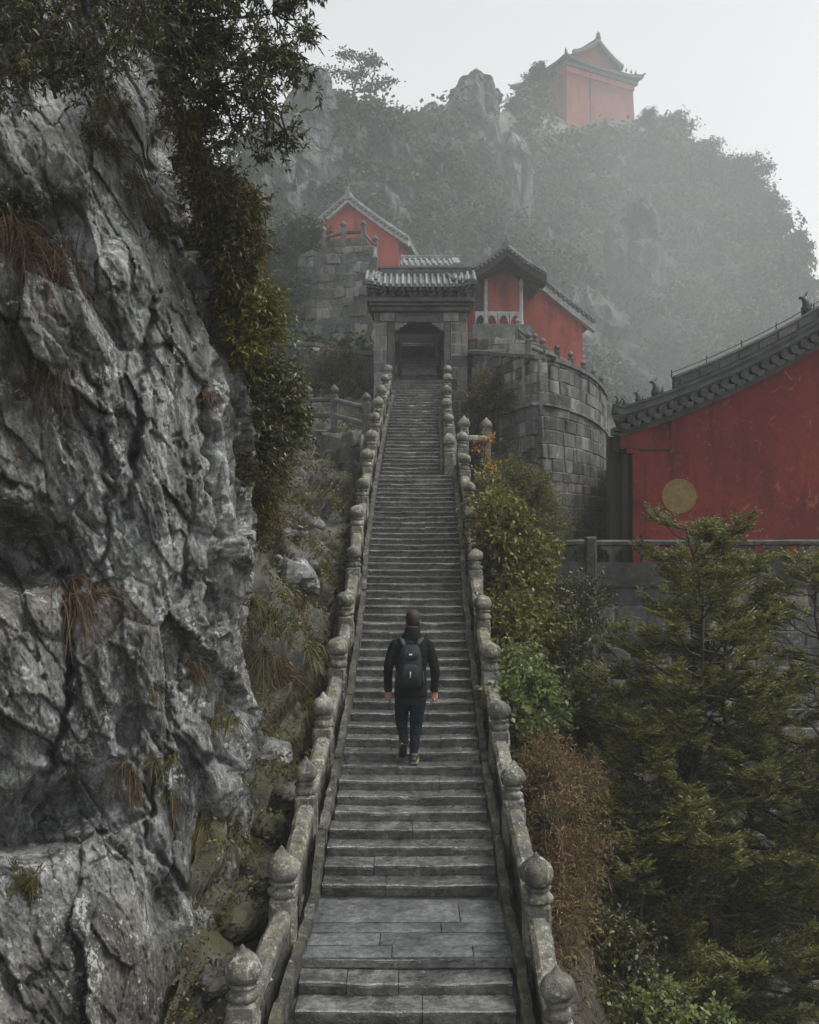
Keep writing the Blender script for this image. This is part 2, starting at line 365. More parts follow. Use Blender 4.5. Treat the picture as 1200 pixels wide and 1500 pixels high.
UX = ([21.35, 23.0, 24.2, 25.3, 26.4, 27.4], [.83, .88, .885, .925, .975, 1.02])

# ---- left hillside
def hill_left(X, Y):
    e = -np.interp(Y, LX[0], LX[1]) + .16
    d = np.clip(-X-e, 0, None)
    r = np.interp(Y, [5, 9, 12, 13.5, 15, 18, 21, 30], [.55, 1.2, 1.8, 1.8, 1.15, .6, .3, .12])
    return z_stair(Y)-.28-.5*smooth(19, 21.5, Y)-.45*smooth(9.3, 8.2, Y)*smooth(0, .25, d) + r*d + .25*np.sin(d*3+Y)*np.clip(d, 0, .5)
nu, nv = 150, 330
u, v = np.meshgrid(np.linspace(0, 1, nu), np.linspace(4.5, 29, nv))
Yg = v; Xg = -(-np.interp(Yg, LX[0], LX[1])+.14) - u**1.5*np.interp(Yg, [4, 8, 9.5, 11, 13, 18, 24], [.6, .6, .8, 1.4, 2.2, 5, 9])
Zg = hill_left(Xg, Yg)
P = np.stack([Xg, Yg, Zg], -1).reshape(-1, 3)
h1, e1 = facets(P*np.array([1.3, 1.0, 1.5])+.3); h2, e2 = facets(P*3.4+5)
amt = smooth(0, .14, (-(Xg-np.interp(Yg, LX[0], LX[1]))-.14).ravel())
dd = (.30*h1+.10*h2+.12*fbm(P*1.4, 4) - .12*(1-smooth(0, .09, e1)))*(.2+.8*amt)
P[:, 2] += dd*.8; P[:, 0] += dd*.7; P[:, 1] -= dd*.4
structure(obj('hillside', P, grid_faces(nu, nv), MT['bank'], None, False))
HLP = P.reshape(nv, nu, 3)
# ---- right slope falling from the stair to the gully
def slope_right(X, Y):
    # falls away steeply into the gully
    e = np.interp(Y, RX[0], RX[1]) + .16
    d = np.clip(X-e, 0, None)
    return np.maximum(z_stair(np.minimum(Y, 21))-.3-.8*d-.75*d*d, -7.6)
nu, nv = 190, 300
u, v = np.meshgrid(np.linspace(0, 1, nu), np.linspace(4.0, 30, nv))
Yg = v; Xg = np.interp(Yg, RX[0], RX[1])+.13 + u**1.4*9
Zg = slope_right(Xg, Yg)
P = np.stack([Xg, Yg, Zg], -1).reshape(-1, 3)
h1, e1 = facets(P*1.1+3.3); h2, e2 = facets(P*3.1+8)
amt = smooth(0, .5, (u**1.4*9).ravel())
dd = (.35*h1+.16*h2+.14*fbm(P*1.3, 4))*(.1+.9*smooth(0, .25, (u**1.4*9).ravel()))
P[:, 2] += dd*.8; P[:, 0] -= dd*.5; P[:, 1] -= dd*.3
P_SLOPE = P.copy()
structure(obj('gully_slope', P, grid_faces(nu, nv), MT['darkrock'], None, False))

# ---- the big cliff on the left
ED = ([-420, -220, 0, 60, 150, 230, 300, 400, 500, 620, 700, 760, 830, 900, 980, 1040, 1100, 1180, 1260, 1340, 1420, 1500, 1640],
      [190, 215, 236, 228, 258, 288, 303, 325, 341, 352, 358, 358, 348, 336, 325, 330, 344, 358, 360, 352, 330, 320, 310])
def cliff_base(px, py):
    E = np.interp(py, *ED); uu = np.clip((px+320)/(E+320), 0, 1.0)
    Y = 6.9 + 1.9*uu + 1.1*uu**7
    Y = Y + .0011*np.clip(700-py, 0, 1200)*1.0 - .0042*np.clip(py-1190, 0, 500)*(1-.75*uu**3)
    return Y
FEAT = [  # cavities / bulges: px, py, rx, ry, depth(+ towards camera), rotation
    (25, 815, 75, 52, -.75, .25), (70, 1195, 75, 40, -.65, -.35), (10, 1240, 60, 26, -.35, 0), (40, 1010, 80, 150, .34, 0), (178, 395, 48, 62, .42, .2),
    (150, 1400, 260, 130, .22, 0), (300, 348, 14, 26, -.35, 0), (196, 662, 9, 22, -.3, .1), (185, 1065, 18, 30, -.3, 0), (300, 1250, 30, 70, -.3, .2),
    (110, 620, 60, 110, .16, 0), (250, 560, 40, 120, .14, 0), (330, 800, 22, 180, .22, -.1), (290, 1010, 50, 110, .2, .25), (215, 900, 60, 110, .12, 0),
    (40, 330, 70, 45, -.30, 0), (230, 230, 26, 44, -.35, .2), (120, 250, 70, 60, .25, 0), (60, 120, 90, 60, -.2, 0), (345, 690, 10, 60, -.2, 0),
    (225, 1200, 40, 60, .22, 0), (330, 1150, 34, 60, .2, .3), (238, 1330, 24, 40, -.28, .2), (130, 480, 40, 60, .18, .3), (60, 560, 50, 70, -.18, 0)]
CRK = [  # cracks: polyline, half width px, depth
    ([(96, 840), (101, 950), (95, 1040), (74, 1120), (30, 1175)], 9, .38), ([(228, 430), (205, 560), (200, 660), (190, 760)], 7, .28),
    ([(330, 470), (300, 600), (320, 760), (300, 900), (268, 1010)], 5, .2), ([(0, 1238), (120, 1232), (205, 1195), (255, 1085), (235, 1010)], 7, .24),
    ([(150, 640), (160, 760), (140, 860)], 6, .22), ([(262, 640), (285, 760), (262, 880)], 5, .18), ([(205, 1150), (225, 1240), (290, 1330)], 6, .25),
    ([(60, 420), (110, 500), (150, 600)], 6, .2), ([(300, 1060), (330, 1130), (372, 1190)], 5, .2), ([(0, 700), (60, 730), (110, 800)], 6, .22), ([(250, 300), (290, 420), (310, 500)], 6, .2)]
nu, nw, nv = 330, 80, 800
pyv = np.linspace(-420, 1640, nv)
EDn = np.interp(pyv, *ED)+16*fbm(np.stack([pyv*.006, pyv*0, pyv*0+3], 1), 3)+5*perlin(np.stack([pyv*.05, pyv*0, pyv*0], 1))-6
uf = np.linspace(0, 1, nu)
PX = -320 + uf[None, :]*(EDn[:, None]+320)
PY = np.repeat(pyv[:, None], nu, 1)
YB = cliff_base(PX, PY)
D = np.zeros_like(PX)
for (cx, cy, rx, ry, dp, ro) in FEAT:
    a, b = PX-cx, PY-cy; q = ((a*cos(ro)+b*sin(ro))/rx)**2+((-a*sin(ro)+b*cos(ro))/ry)**2
    D += dp*np.exp(-q**1.5*.9) if dp < 0 else dp*np.exp(-q)
wob = fbm(np.stack([PX.ravel()*.03, PY.ravel()*.03, 0*PX.ravel()], 1), 3).reshape(PX.shape)
for pl, hw, dp in CRK:
    best = np.full(PX.shape, 1e9)
    for (x0, y0), (x1, y1) in zip(pl[:-1], pl[1:]):
        t = np.clip(((PX-x0)*(x1-x0)+(PY-y0)*(y1-y0))/((x1-x0)**2+(y1-y0)**2), 0, 1)
        best = np.minimum(best, np.hypot(PX-x0-t*(x1-x0)+wob*14, PY-y0-t*(y1-y0)))
    D -= .62*dp*np.exp(-(best/hw*1.2)**2)
B0 = np.stack([(PX-600)/1500*YB, YB, (780-PY)/1500*YB], -1)
wv = (np.linspace(0, 1, nw+1)[1:])**1.5; lastb = B0[:, -1]
WB = np.stack([lastb[:, 0][:, None]+.10*np.sin(np.minimum(wv, .08)/.08*pi/2)[None]-(wv[None]**1.4)*1.5, lastb[:, 1][:, None]+wv[None]*7.5, np.repeat(lastb[:, 2][:, None], nw, 1)], -1)
B0 = np.concatenate([B0, WB], 1); nc = nu+nw; shp = B0.shape[:2]
P0 = B0.reshape(-1, 3); Dall = np.concatenate([D, np.zeros((nv, nw))], 1).ravel()
tcol = np.concatenate([uf, 1+wv]); tb = np.repeat(smooth(.86, 1.02, tcol)[None], nv, 0).ravel()[:, None]
ray = -P0/np.linalg.norm(P0, axis=1)[:, None]; dirn = ray*(1-tb)+np.array([.93, -.3, .12])*tb; dirn /= np.linalg.norm(dirn, axis=1)[:, None]
sh = np.stack([P0[:, 0]+.38*P0[:, 2], P0[:, 1]*1.0, P0[:, 2]-.2*P0[:, 0]], 1)      # leaning strata
wrp = .10*np.stack([fbm(P0*1.1, 3), fbm(P0*1.1+40, 3), fbm(P0*1.1+80, 3)], 1)
h1, e1 = facets(sh*np.array([1.35, 1.0, .55])+wrp+2.2); h2, e2 = facets(sh*np.array([4.2, 3.4, 1.8])+wrp*2+6)
h3, e3 = facets(sh*np.array([12, 10, 5.5])+wrp*3+1); h4, e4 = facets(sh*np.array([30, 26, 15.0])+wrp*3+1)
rg = ridged(sh*np.array([2.6, 2.2, .42])+wrp, 5)
low = smooth(1180, 1300, np.concatenate([PY, np.repeat(PY[:, :1], nw, 1)], 1)).ravel()                     # the smoother slab at the bottom
def sawt(x): f = x-np.floor(x); return np.where(f < .86, f/.86, (1-f)/.14)
sw = fbm(P0*np.array([.8, .8, .5])+21, 3)
saw = (.13*(sawt(sh[:, 0]*1.15+.55*sw+.35*sh[:, 1])-.5)*smooth(-.3, .4, fbm(P0*.7+50, 2)) + .06*(sawt(sh[:, 0]*3.7+.9*sw+.1*sh[:, 2]+sh[:, 1])-.5)*smooth(-.2, .4, fbm(P0*1.3+70, 2)) + .011*(sawt(sh[:, 0]*10+1.8*sw+2*sh[:, 1])-.5))*(1-.7*low)
spk = np.abs(perlin(sh*np.array([17, 15, 6])+wrp*4)); spk2 = np.abs(perlin(sh*np.array([36, 32, 17.])))
dd = Dall + .33*h1*(1-.35*low) + .13*h2*(1-.4*low) + .034*h3 + .012*h4 + .03*(rg-.6)*(1-.6*low) + .05*fbm(P0*.9+3, 3) + saw \
    - .03*(1-smooth(0, .04, e1)) - .02*(1-smooth(0, .05, e2)) - .022*smooth(.4, .8, spk)*(1-.5*low) - .009*smooth(.3, .7, spk2)
dd = dd*(1-.35*np.repeat(smooth(.8, 1.0, tcol)[None], nv, 0).ravel())
CP = (P0+dirn*dd[:, None]).reshape(nv, nc, 3); front = CP[:, :nu]; PXd = 600+1500*front[:, :, 0]/front[:, :, 1]
structure(obj('cliff', CP.reshape(-1, 3), grid_faces(nc, nv), MT['cliff'], None, False))
def on_cliff(px, py):
    n_ = front.shape[0]; j = int(np.clip(round((py+420)/2060*(n_-1)), 0, n_-1)); i = int(np.argmin(np.abs(PXd[j]-px))); return front[j, i].copy()

# ---- mountain behind: ridge line given as px, py, distance
RID = np.array([(150, 330, 62), (300, 290, 66), (365, 235, 70), (400, 205, 72), (430, 190, 72), (470, 175, 74), (510, 170, 76), (560, 180, 80), (600, 195, 84),
                (640, 185, 88), (690, 178, 92), (730, 168, 100), (780, 160, 108), (850, 180, 112), (940, 180, 112), (985, 205, 110), (1030, 242, 106), (1065, 262, 102), (1100, 275, 98),
                (1130, 312, 94), (1155, 365, 90), (1185, 400, 88), (1215, 440, 86), (1270, 520, 82), (1350, 640, 76), (1500, 740, 70)], float)
nu, nv = 640, 230
tx = np.linspace(0, 1, nu); kx = np.interp(tx, np.linspace(0, 1, len(RID)), np.arange(len(RID)))
rx = [np.interp(kx, np.arange(len(RID)), RID[:, i]) for i in range(3)]
s = np.concatenate([[-1.0], np.linspace(0, 1.35, nv-1)])
def mtn(i_px, i_py, i_Y, s):
    zr = (780-i_py)/1500*i_Y; xr = (i_px-600)/1500*i_Y
    y0 = np.interp(i_px, [150, 400, 560, 700, 900, 1100, 1500], [50, 50, 50, 52, 55, 54, 48]); z0 = np.interp(i_px, [150, 400, 600, 700, 800, 900, 1500], [10, 11.5, 12, 9, 5, 2, -5])
    x0 = (i_px-600)/1500*(y0+.5*(i_Y-y0))
    f = np.clip(s, 0, 1)
    Y = y0+(i_Y-y0)*f**.85 + np.clip(s-1, 0, 1)*60
    Z = z0+(zr-z0)*f**1.05 - np.clip(s-1, 0, 1)**1.2*40
    Z = np.where(s < 0, -8.6, Z)
    X = x0+(xr-x0)*f**.8
    return X, Y, Z
A, B = np.meshgrid(np.arange(nu), s)
X, Y, Z = mtn(rx[0][A], rx[1][A], rx[2][A], B)
P = np.stack([X, Y, Z], -1).reshape(-1, 3)
h1, e1 = facets(P*np.array([.13, .13, .07])+1.3); h2, e2 = facets(P*np.array([.42, .42, .22])+4); h3, _ = facets(P*np.array([1.2, 1.2, .6])+4)
ds = 1.6*h1 + .9*h2 + .4*h3 + 2.2*fbm(P*.05+2, 4) + 1.0*ridged(P*np.array([.3, .3, .08]), 4)
topw = (1-.8*smooth(.7, 1, B.ravel()))
P[:, 1] -= ds*1.2*topw; P[:, 2] += ds*.35*topw
structure(obj('mountain', P, grid_faces(nu, nv), MT['crag'], None, False))
MP = P.reshape(nv, nu, 3)
# ---- bare rock towers on the ridge
def crag(name, outline, Y, depth, label, seed):
    """outline: list of (py, px_left, px_right) from top to bottom"""
    n = 110; rows = 170
    pyr = np.linspace(outline[0][0], outline[-1][0], rows); o = np.array(outline, float)
    L = np.interp(pyr, o[:, 0], o[:, 1]); Rr = np.interp(pyr, o[:, 0], o[:, 2]); rings = []
    for py, l, r in zip(pyr, L, Rr):
        c = at((l+r)/2, py, Y); a = (r-l)/2/1500*Y; th = np.arange(n)*2*pi/n
        rings.append(np.stack([c[0]+a*np.cos(th), Y+depth*(.25+.75*a/((o[-1, 2]-o[-1, 1])/2/1500*Y))*np.sin(th), np.full(n, c[2])], 1))
    g = G().loft(rings); Vv = g.V(); h1, e1 = facets(Vv*np.array([.35, .35, .2])+seed); h2, e2 = facets(Vv*np.array([.9, .9, .5])+seed)
    h3, _ = facets(Vv*np.array([2.4, 2.4, 1.3])+seed); rr = .85*h1+.42*h2+.16*h3-.2*(1-smooth(0, .1, e1))+.3*ridged(Vv*np.array([.7, .7, .22]), 3)-.2
    cx = np.array([np.mean(Vv[:, 0]), Y]); d = Vv[:, :2]-cx; d /= np.linalg.norm(d, axis=1)[:, None]+1e-6
    Vv[:, :2] += d*rr[:, None]*.9; Vv[:, 2] += rr*.3
    o2 = obj(name, Vv, g.f, MT['crag']); return tag(o2, label, 'crag')
crag('crag', [(112, 446, 464), (118, 434, 478), (135, 430, 480), (160, 418, 483), (185, 398, 486), (205, 370, 490), (240, 355, 500), (300, 350, 520)], 65, 3.0, 'broad pale rock crag with blunt top left of the lone pine', 1.5)
crag('crag', [(112, 690, 697), (120, 682, 710), (135, 674, 719), (155, 655, 724), (180, 642, 726), (210, 630, 735), (255, 625, 752), (330, 640, 768)], 87, 4.0, 'tall pointed grey rock crag in the middle of the ridge', 7.7)
crag('crag', [(205, 738, 752), (225, 730, 762), (260, 722, 768), (320, 716, 776), (390, 706, 790)], 80, 3.0, 'steep grey rock face dropping below the ridge left of the summit tower', 3.3)
crag('crag', [(222, 398, 420), (245, 388, 436), (290, 380, 446), (350, 372, 452)], 62, 2.5, 'grey rock buttress under the blunt crag, above the upper left red gable', 6.1)
crag('crag', [(300, 925, 945), (330, 912, 958), (380, 900, 968), (440, 896, 974), (520, 890, 980)], 74, 2.2, 'pale streaked rock buttress half lost in mist in the middle of the slope', 8.8)
crag('crag', [(157, 632, 637), (165, 622, 641), (178, 612, 646), (200, 605, 655), (240, 600, 660)], 86, 2.5, 'small low rock crag against the shoulder of the tall crag', 4.2)
# ------------------------------------------------------------------ staircase
stair = thing('stairway', (0, 9.3, -3.376), 'long straight flight of worn wet stone steps climbing to the gate', 'stairway'); structure(stair)
def step_stone(x0, x1, y0, y1, z, h, k, m):
    n = max(4, int((x1-x0)/(.07 if y0 < 13 else .16))); xs = np.linspace(x0, x1, n+1); rings = []
    pr = [(y1, z-h-.02), (y0+.036, z-h-.02), (y0+.030, z-.044), (y0+.002, z-.030), (y0+.002, z-.008), (y0+.018, z), (y0+(y1-y0)*.5, z-.002), (y1, z)]
    for i, x in enumerate(xs):
        e = .002 if i in (0, n) else 0
        r = np.array([(x+(e if i == 0 else -e if i == n else 0), a, b) for a, b in pr])
        nz = perlin(r*np.array([4, 7, 9])+k*3.1)*.0075 + perlin(r*np.array([14, 20, 24])+k)*.005
        chip = max(0, perlin(np.array([[x*3.1, k*7.7, .3]]))[0]-.30)*.07
        r[2:6, 1] += nz[2:6] + chip*np.array([0, .8, 1.0, .6]); r[3:8, 2] += nz[3:8]*.75 - chip*np.array([.5, .6, .4, .15, 0]) - .007*cos((x-x_c(y0))/.75*pi/2)
        rings.append(r)
    return G().loft(rings).build('step_stone', m, stair)
ND = 0
def add_step(k, y0, y1, z, w, xc, h=.1, wr=None):
    rr = random.Random(k*13+5)
    xl, xr = xc-w/2-.02, xc+(wr if wr is not None else w/2)+.02
    nj = rr.choice([0, 1, 1, 1, 2]) if y0 < 22 else rr.choice([0, 1])
    js = sorted(rr.uniform(.22, .78) for _ in range(nj)); js = [0]+[j for i, j in enumerate(js) if i == 0 or j-js[i-1] > .2]+[1]
    for a, b in zip(js[:-1], js[1:]):
        dz = rr.uniform(-.006, .004); dy = rr.uniform(-.012, .012)
        step_stone(xl+(xr-xl)*a+.001, xl+(xr-xl)*b-.001, y0+dy, y1+.05, z+dz, h, k+a, MT['step'])
# below the landing
for i in range(10):
    add_step(200+i, LAND_F-.25*(i+1), LAND_F-.25*i+.02, LAND_Z-.1*(i+1), 1.62, x_c(7), .1)
# landing slabs
lx0, lx1 = x_c(9)-.86, x_c(9)+.86
rows = [(LAND_F, 8.40, [.42, .80]), (8.40, 8.66, [.36]), (8.66, 8.88, [.66]), (8.88, LAND_B+.06, [.76])]
for ri, (ya, yb, js) in enumerate(rows):
    js = [0]+js+[1]
    for a, b in zip(js[:-1], js[1:]):
        n, mm = 14, 5; xs = np.linspace(lx0+(lx1-lx0)*a+.004, lx0+(lx1-lx0)*b-.004, n); ys = np.linspace(ya+.004, yb-.004, mm)
        Xg, Yg = np.meshgrid(xs, ys); q = np.stack([Xg.ravel(), Yg.ravel(), 0*Xg.ravel()], 1)
        zz = LAND_Z + .004*random.uniform(-1, 1) + .006*perlin(q*np.array([5, 6, 1])+ri)+.004*perlin(q*17+a)
        ed = np.minimum(np.minimum(Xg-xs[0], xs[-1]-Xg), np.minimum(Yg-ys[0], ys[-1]-Yg)).ravel(); zz = zz-.007*(ed < .004)
        Vt = np.stack([Xg.ravel(), Yg.ravel(), zz], 1); F = [tuple(f) for f in grid_faces(n, mm)]
        g = G().add(Vt, F)
        per = [i for i in range(n)]+[i*n+n-1 for i in range(1, mm)]+[(mm-1)*n+i for i in range(n-2, -1, -1)]+[i*n for i in range(mm-2, 0, -1)]
        Vb = Vt[per].copy(); Vb[:, 2] = LAND_Z-.09; k0 = len(Vt); g2 = G().add(np.concatenate([Vt, Vb]), F+[(per[i], k0+i, k0+(i+1) % len(per), per[(i+1) % len(per)]) for i in range(len(per))])
        g2.build('paving_slab', MT['slab'], stair)
# the riser under the landing edge
add_step(190, LAND_F-.012, LAND_F+.1, LAND_Z-.012, 1.60, x_c(8.2), .1)
for k in range(46):
    Y = 9.52+.26*k; add_step(k, Y, Y+.26, -3.276+.0992*k, 1.54+(.06 if k < 4 else 0), x_c(Y), .0992)
for k in range(1, 30):
    Y = 21.2+.2432*k; add_step(60+k, Y, Y+.2432, 1.187+.1*k, 1.28, x_c(21.2)-.10+.0303*(Y-21.2), .1)
# solid body under the steps
def ribbon(Ys, xl, xr, zt, zb):
    rings = []
    for Y in Ys: rings.append([(xl(Y), Y, zb(Y)), (xr(Y), Y, zb(Y)), (xr(Y), Y, zt(Y)), (xl(Y), Y, zt(Y))])
    return G().loft(rings)
Ys = [5, 8.1, 8.2, 9.4, 9.6, 21.2, 28.5]
ribbon(Ys, lambda Y: float(x_c(min(Y, 21)))-1.02, lambda Y: float(x_c(min(Y, 21)))+.95, lambda Y: float(z_stair(Y))-.14, lambda Y: float(z_stair(Y))-2.5).build('core', MT['rubble'], stair)

# ------------------------------------------------------------------ balustrades
def finial_geo(c, s, seed, pointy):
    g = G(); n = 12
    prof = [(.098, 0), (.115, .018), (.118, .05), (.10, .075), (.088, .085), (.086, .105), (.104, .115), (.106, .132), (.092, .145)]
    g.lathe(c, [(r*s, z*s) for r, z in prof], n, 0, .05)
    if pointy: pr = [(.085, .150), (.118, .17), (.135, .215), (.132, .255), (.11, .305), (.075, .34), (.042, .365), (.022, .395), (.006, .415)]
    else: pr = [(.085, .150), (.115, .165), (.132, .20), (.134, .245), (.118, .29), (.09, .32), (.05, .345), (.012, .36)]
    g.lathe(c, [(r*s, z*s) for r, z in pr], 14, .2)
    g.rough(.020*s, 8)
    Vv = g.V(); Vv = Vv + .006*s*np.stack([perlin(Vv*26), perlin(Vv*26+9), perlin(Vv*26+4)], 1); g.v = [Vv]; return g
def bar(pts, prof, seg=10):
    """sweeps a cross-section (across, up) along pts, kept upright; roughened"""
    pts = np.asarray(pts, float); t = np.linspace(0, len(pts)-1, seg*(len(pts)-1)+1)
    Pp = np.stack([np.interp(t, np.arange(len(pts)), pts[:, i]) for i in range(3)], 1)
    d = np.gradient(Pp, axis=0); d[:, 2] = 0; d /= np.linalg.norm(d, axis=1)[:, None]+1e-9
    sd = np.stack([d[:, 1], -d[:, 0], 0*d[:, 0]], 1); rings = []
    for p, s_ in zip(Pp, sd): rings.append([p+a*s_+np.array([0, 0, b]) for a, b in prof])
    return G().loft(rings)
OCT = lambda w, h: [(-w*.5, -h*.25), (-w*.28, -h*.5), (w*.28, -h*.5), (w*.5, -h*.25), (w*.5, h*.25), (w*.28, h*.5), (-w*.28, h*.5), (-w*.5, h*.25)]
BOX = lambda w, h: [(-w/2, -h/2), (w/2, -h/2), (w/2, h/2), (-w/2, h/2)]
def balustrade(name, label, Ys, Xs, zf, inner, cut=lambda Y: 1.0):
    root = thing(name, (Xs[0], Ys[0], float(zf(Ys[0]))-.3), label, 'balustrade')
    n = len(Ys)
    def post(i):
        rr = random.Random(int(Ys[i]*100)+inner); x, y = Xs[i], Ys[i]; z = float(zf(y)); near = y < 15
        H = .43; g = G(); w = .105+rr.uniform(-.004, .006)
        g.box((x-w, y-w, z-.5), (x+w, y+w, z+H), bev=.022)
        if y < 19:
            for sx in (-1, 1):
                g.box((x+sx*w-.010, y-w*.62, z-.02), (x+sx*w+.010, y+w*.62, z+H-.10), bev=.008); g.box((x-w*.62, y+sx*w-.010, z-.02), (x+w*.62, y+sx*w+.010, z+H-.10), bev=.008)
        kx, ky = rr.uniform(-.022, .022), rr.uniform(-.022, .022)
        g.rough(.010, 8); Vv = g.V(); Vv[:, 0] += (Vv[:, 2]-z)*kx; Vv[:, 1] += (Vv[:, 2]-z)*ky; g.v = [Vv]; p = g.build('post', MT['rail'], root)
        f = finial_geo((x+kx*H, y+ky*H, z+H-.005), rr.uniform(.88, 1.02), i, y < 12 and rr.random() < .8); f.build('finial', MT['rail'], p, sm=True)
    for i in range(n): post(i)
    for i in range(n-1):
        a = np.array([Xs[i], Ys[i]+.10, 0]); b = np.array([Xs[i+1], Ys[i+1]-.10, 0])
        m_ = [a+(b-a)*t for t in (0, .25, .5, .75, 1)]; sg = 4
        za = [float(zf(q[1])) for q in m_]
        # keep the handrail straight between posts
        z0, z1 = float(zf(Ys[i])), float(zf(Ys[i+1])); zl = [z0+(z1-z0)*t for t in (.1, .3, .5, .7, .9)]
        pts = lambda off: [(q[0], q[1], z+off) for q, z in zip(m_, zl)]
        bar(pts(.30), OCT(.165, .15), sg).rough(.012, 6).build('handrail', MT['rail'], root)
        pn = bar(pts(-.06), BOX(.085, .42), sg).rough(.008, 7).build('panel', MT['kerb'], root)
        if Ys[i] < 20:
            fr = G()
            for sd in (-1, 1):
                for off, hh in ((.11, .045), (-.20, .05)):
                    q = bar([(p[0]+sd*.048, p[1], p[2]) for p in pts(off)], BOX(.028, hh), sg); fr.add(q.V(), q.f)
                for t in (.06, .36, .64, .94):
                    c = a+(b-a)*t; zc = z0+(z1-z0)*(.1+.8*t); fr.box((c[0]+sd*.048-.013, c[1]-.022, zc-.2), (c[0]+sd*.048+.013, c[1]+.022, zc+.1))
            fr.rough(.006, 9).build('panel_moulding', MT['kerb'], pn)
        for t in (.5,) if Ys[i+1]-Ys[i] < 1.7 else (.33, .67):
            c = a+(b-a)*t; zc = z0+(z1-z0)*(.1+.8*t)
            g = G().lathe((c[0], c[1], zc+.14), [(.05, 0), (.062, .02), (.04, .05), (.06, .085), (.05, .1)], 8).rough(.008, 9); g.build('vase_baluster', MT['rail'], root)
    # stringer kerb beside the steps
    for i in range(n-1):
        ki = inner; pts = []
        for t in (0, .25, .5, .75, .98):
            Y = Ys[i]+(Ys[i+1]-Ys[i])*t; X = Xs[i]+(Xs[i+1]-Xs[i])*t - ki*.16; pts.append((X, Y, float(zf(Y))-.06+.014*random.uniform(-1, 1)))
        bar(pts, BOX(.075, .30), 3).rough(.022, 7).build('kerb_stone', MT['kerb'], root)
    return root
balustrade('balustrade', 'weathered stone balustrade climbing on the cliff side of the steps', LX[0], LX[1], z_stair, -1)
balustrade('balustrade', 'weathered stone balustrade beside the bushes, from the lowest step to the fork', RX[0], RX[1], z_stair, 1)
balustrade('balustrade', 'short upper stone balustrade from the fork to the right gate pillar', UX[0], UX[1], z_stair, 1)

# small side railings
def railing(name, label, posts, h, rails, s=1.0, m=None, head=True, panel=None, post_w=.09, cat='railing'):
    """posts: list of base points; rails: list of (height, thickness)"""
    m = m or MT['rail']; root = thing(name, posts[0], label, cat)
    for p in posts:
        g = G().box((p[0]-post_w, p[1]-post_w, p[2]-.25), (p[0]+post_w, p[1]+post_w, p[2]+h), bev=.02).rough(.006, 8); po = g.build('post', m, root)
        if head:
            f = G().lathe((p[0], p[1], p[2]+h-.004), [(.07*s, 0), (.085*s, .03*s), (.06*s, .05*s), (.105*s, .08*s), (.115*s, .13*s), (.085*s, .19*s), (.03*s, .24*s), (.008*s, .27*s)], 10).rough(.008, 9); f.build('finial', m, po, sm=True)
    for a, b in zip(posts[:-1], posts[1:]):
        a, b = np.array(a, float), np.array(b, float)
        for hh, th in rails: bar([a+(0, 0, hh), (a+b)/2+(0, 0, hh), b+(0, 0, hh)], OCT(th, th), 3).rough(.006, 7).build('rail', m, root)
        if panel: 
            g = bar([a+(0, 0, panel[0]), (a+b)/2+(0, 0, panel[0]), b+(0, 0, panel[0])], BOX(.07, panel[1]), 3).rough(.01, 6); g.build('panel', m, root)
    return root
railing('side_railing', 'grey stone railing with three posts on the rock beside the left balustrade', [tuple(at(452, 622, 25.2)), tuple(at(490, 622, 24.6)), tuple(at(537, 636, 23.4))], .72, [(.60, .11), (.22, .12)], .95, MT['cornice'])
railing('side_railing', 'short stone railing leaving the fork towards the bastion, tall round-headed post', [tuple(at(680, 668, 21.7)), tuple(at(712.5, 668, 22.6))], .55, [(.38, .13)], 1.15, MT['rail'])
railing('side_railing', 'two low round-headed posts with a rail among the bush leaves', [tuple(at(704, 740, 19.3)), tuple(at(717.5, 735, 19.8))], .30, [(.2, .11)], 1.2, MT['rail'])
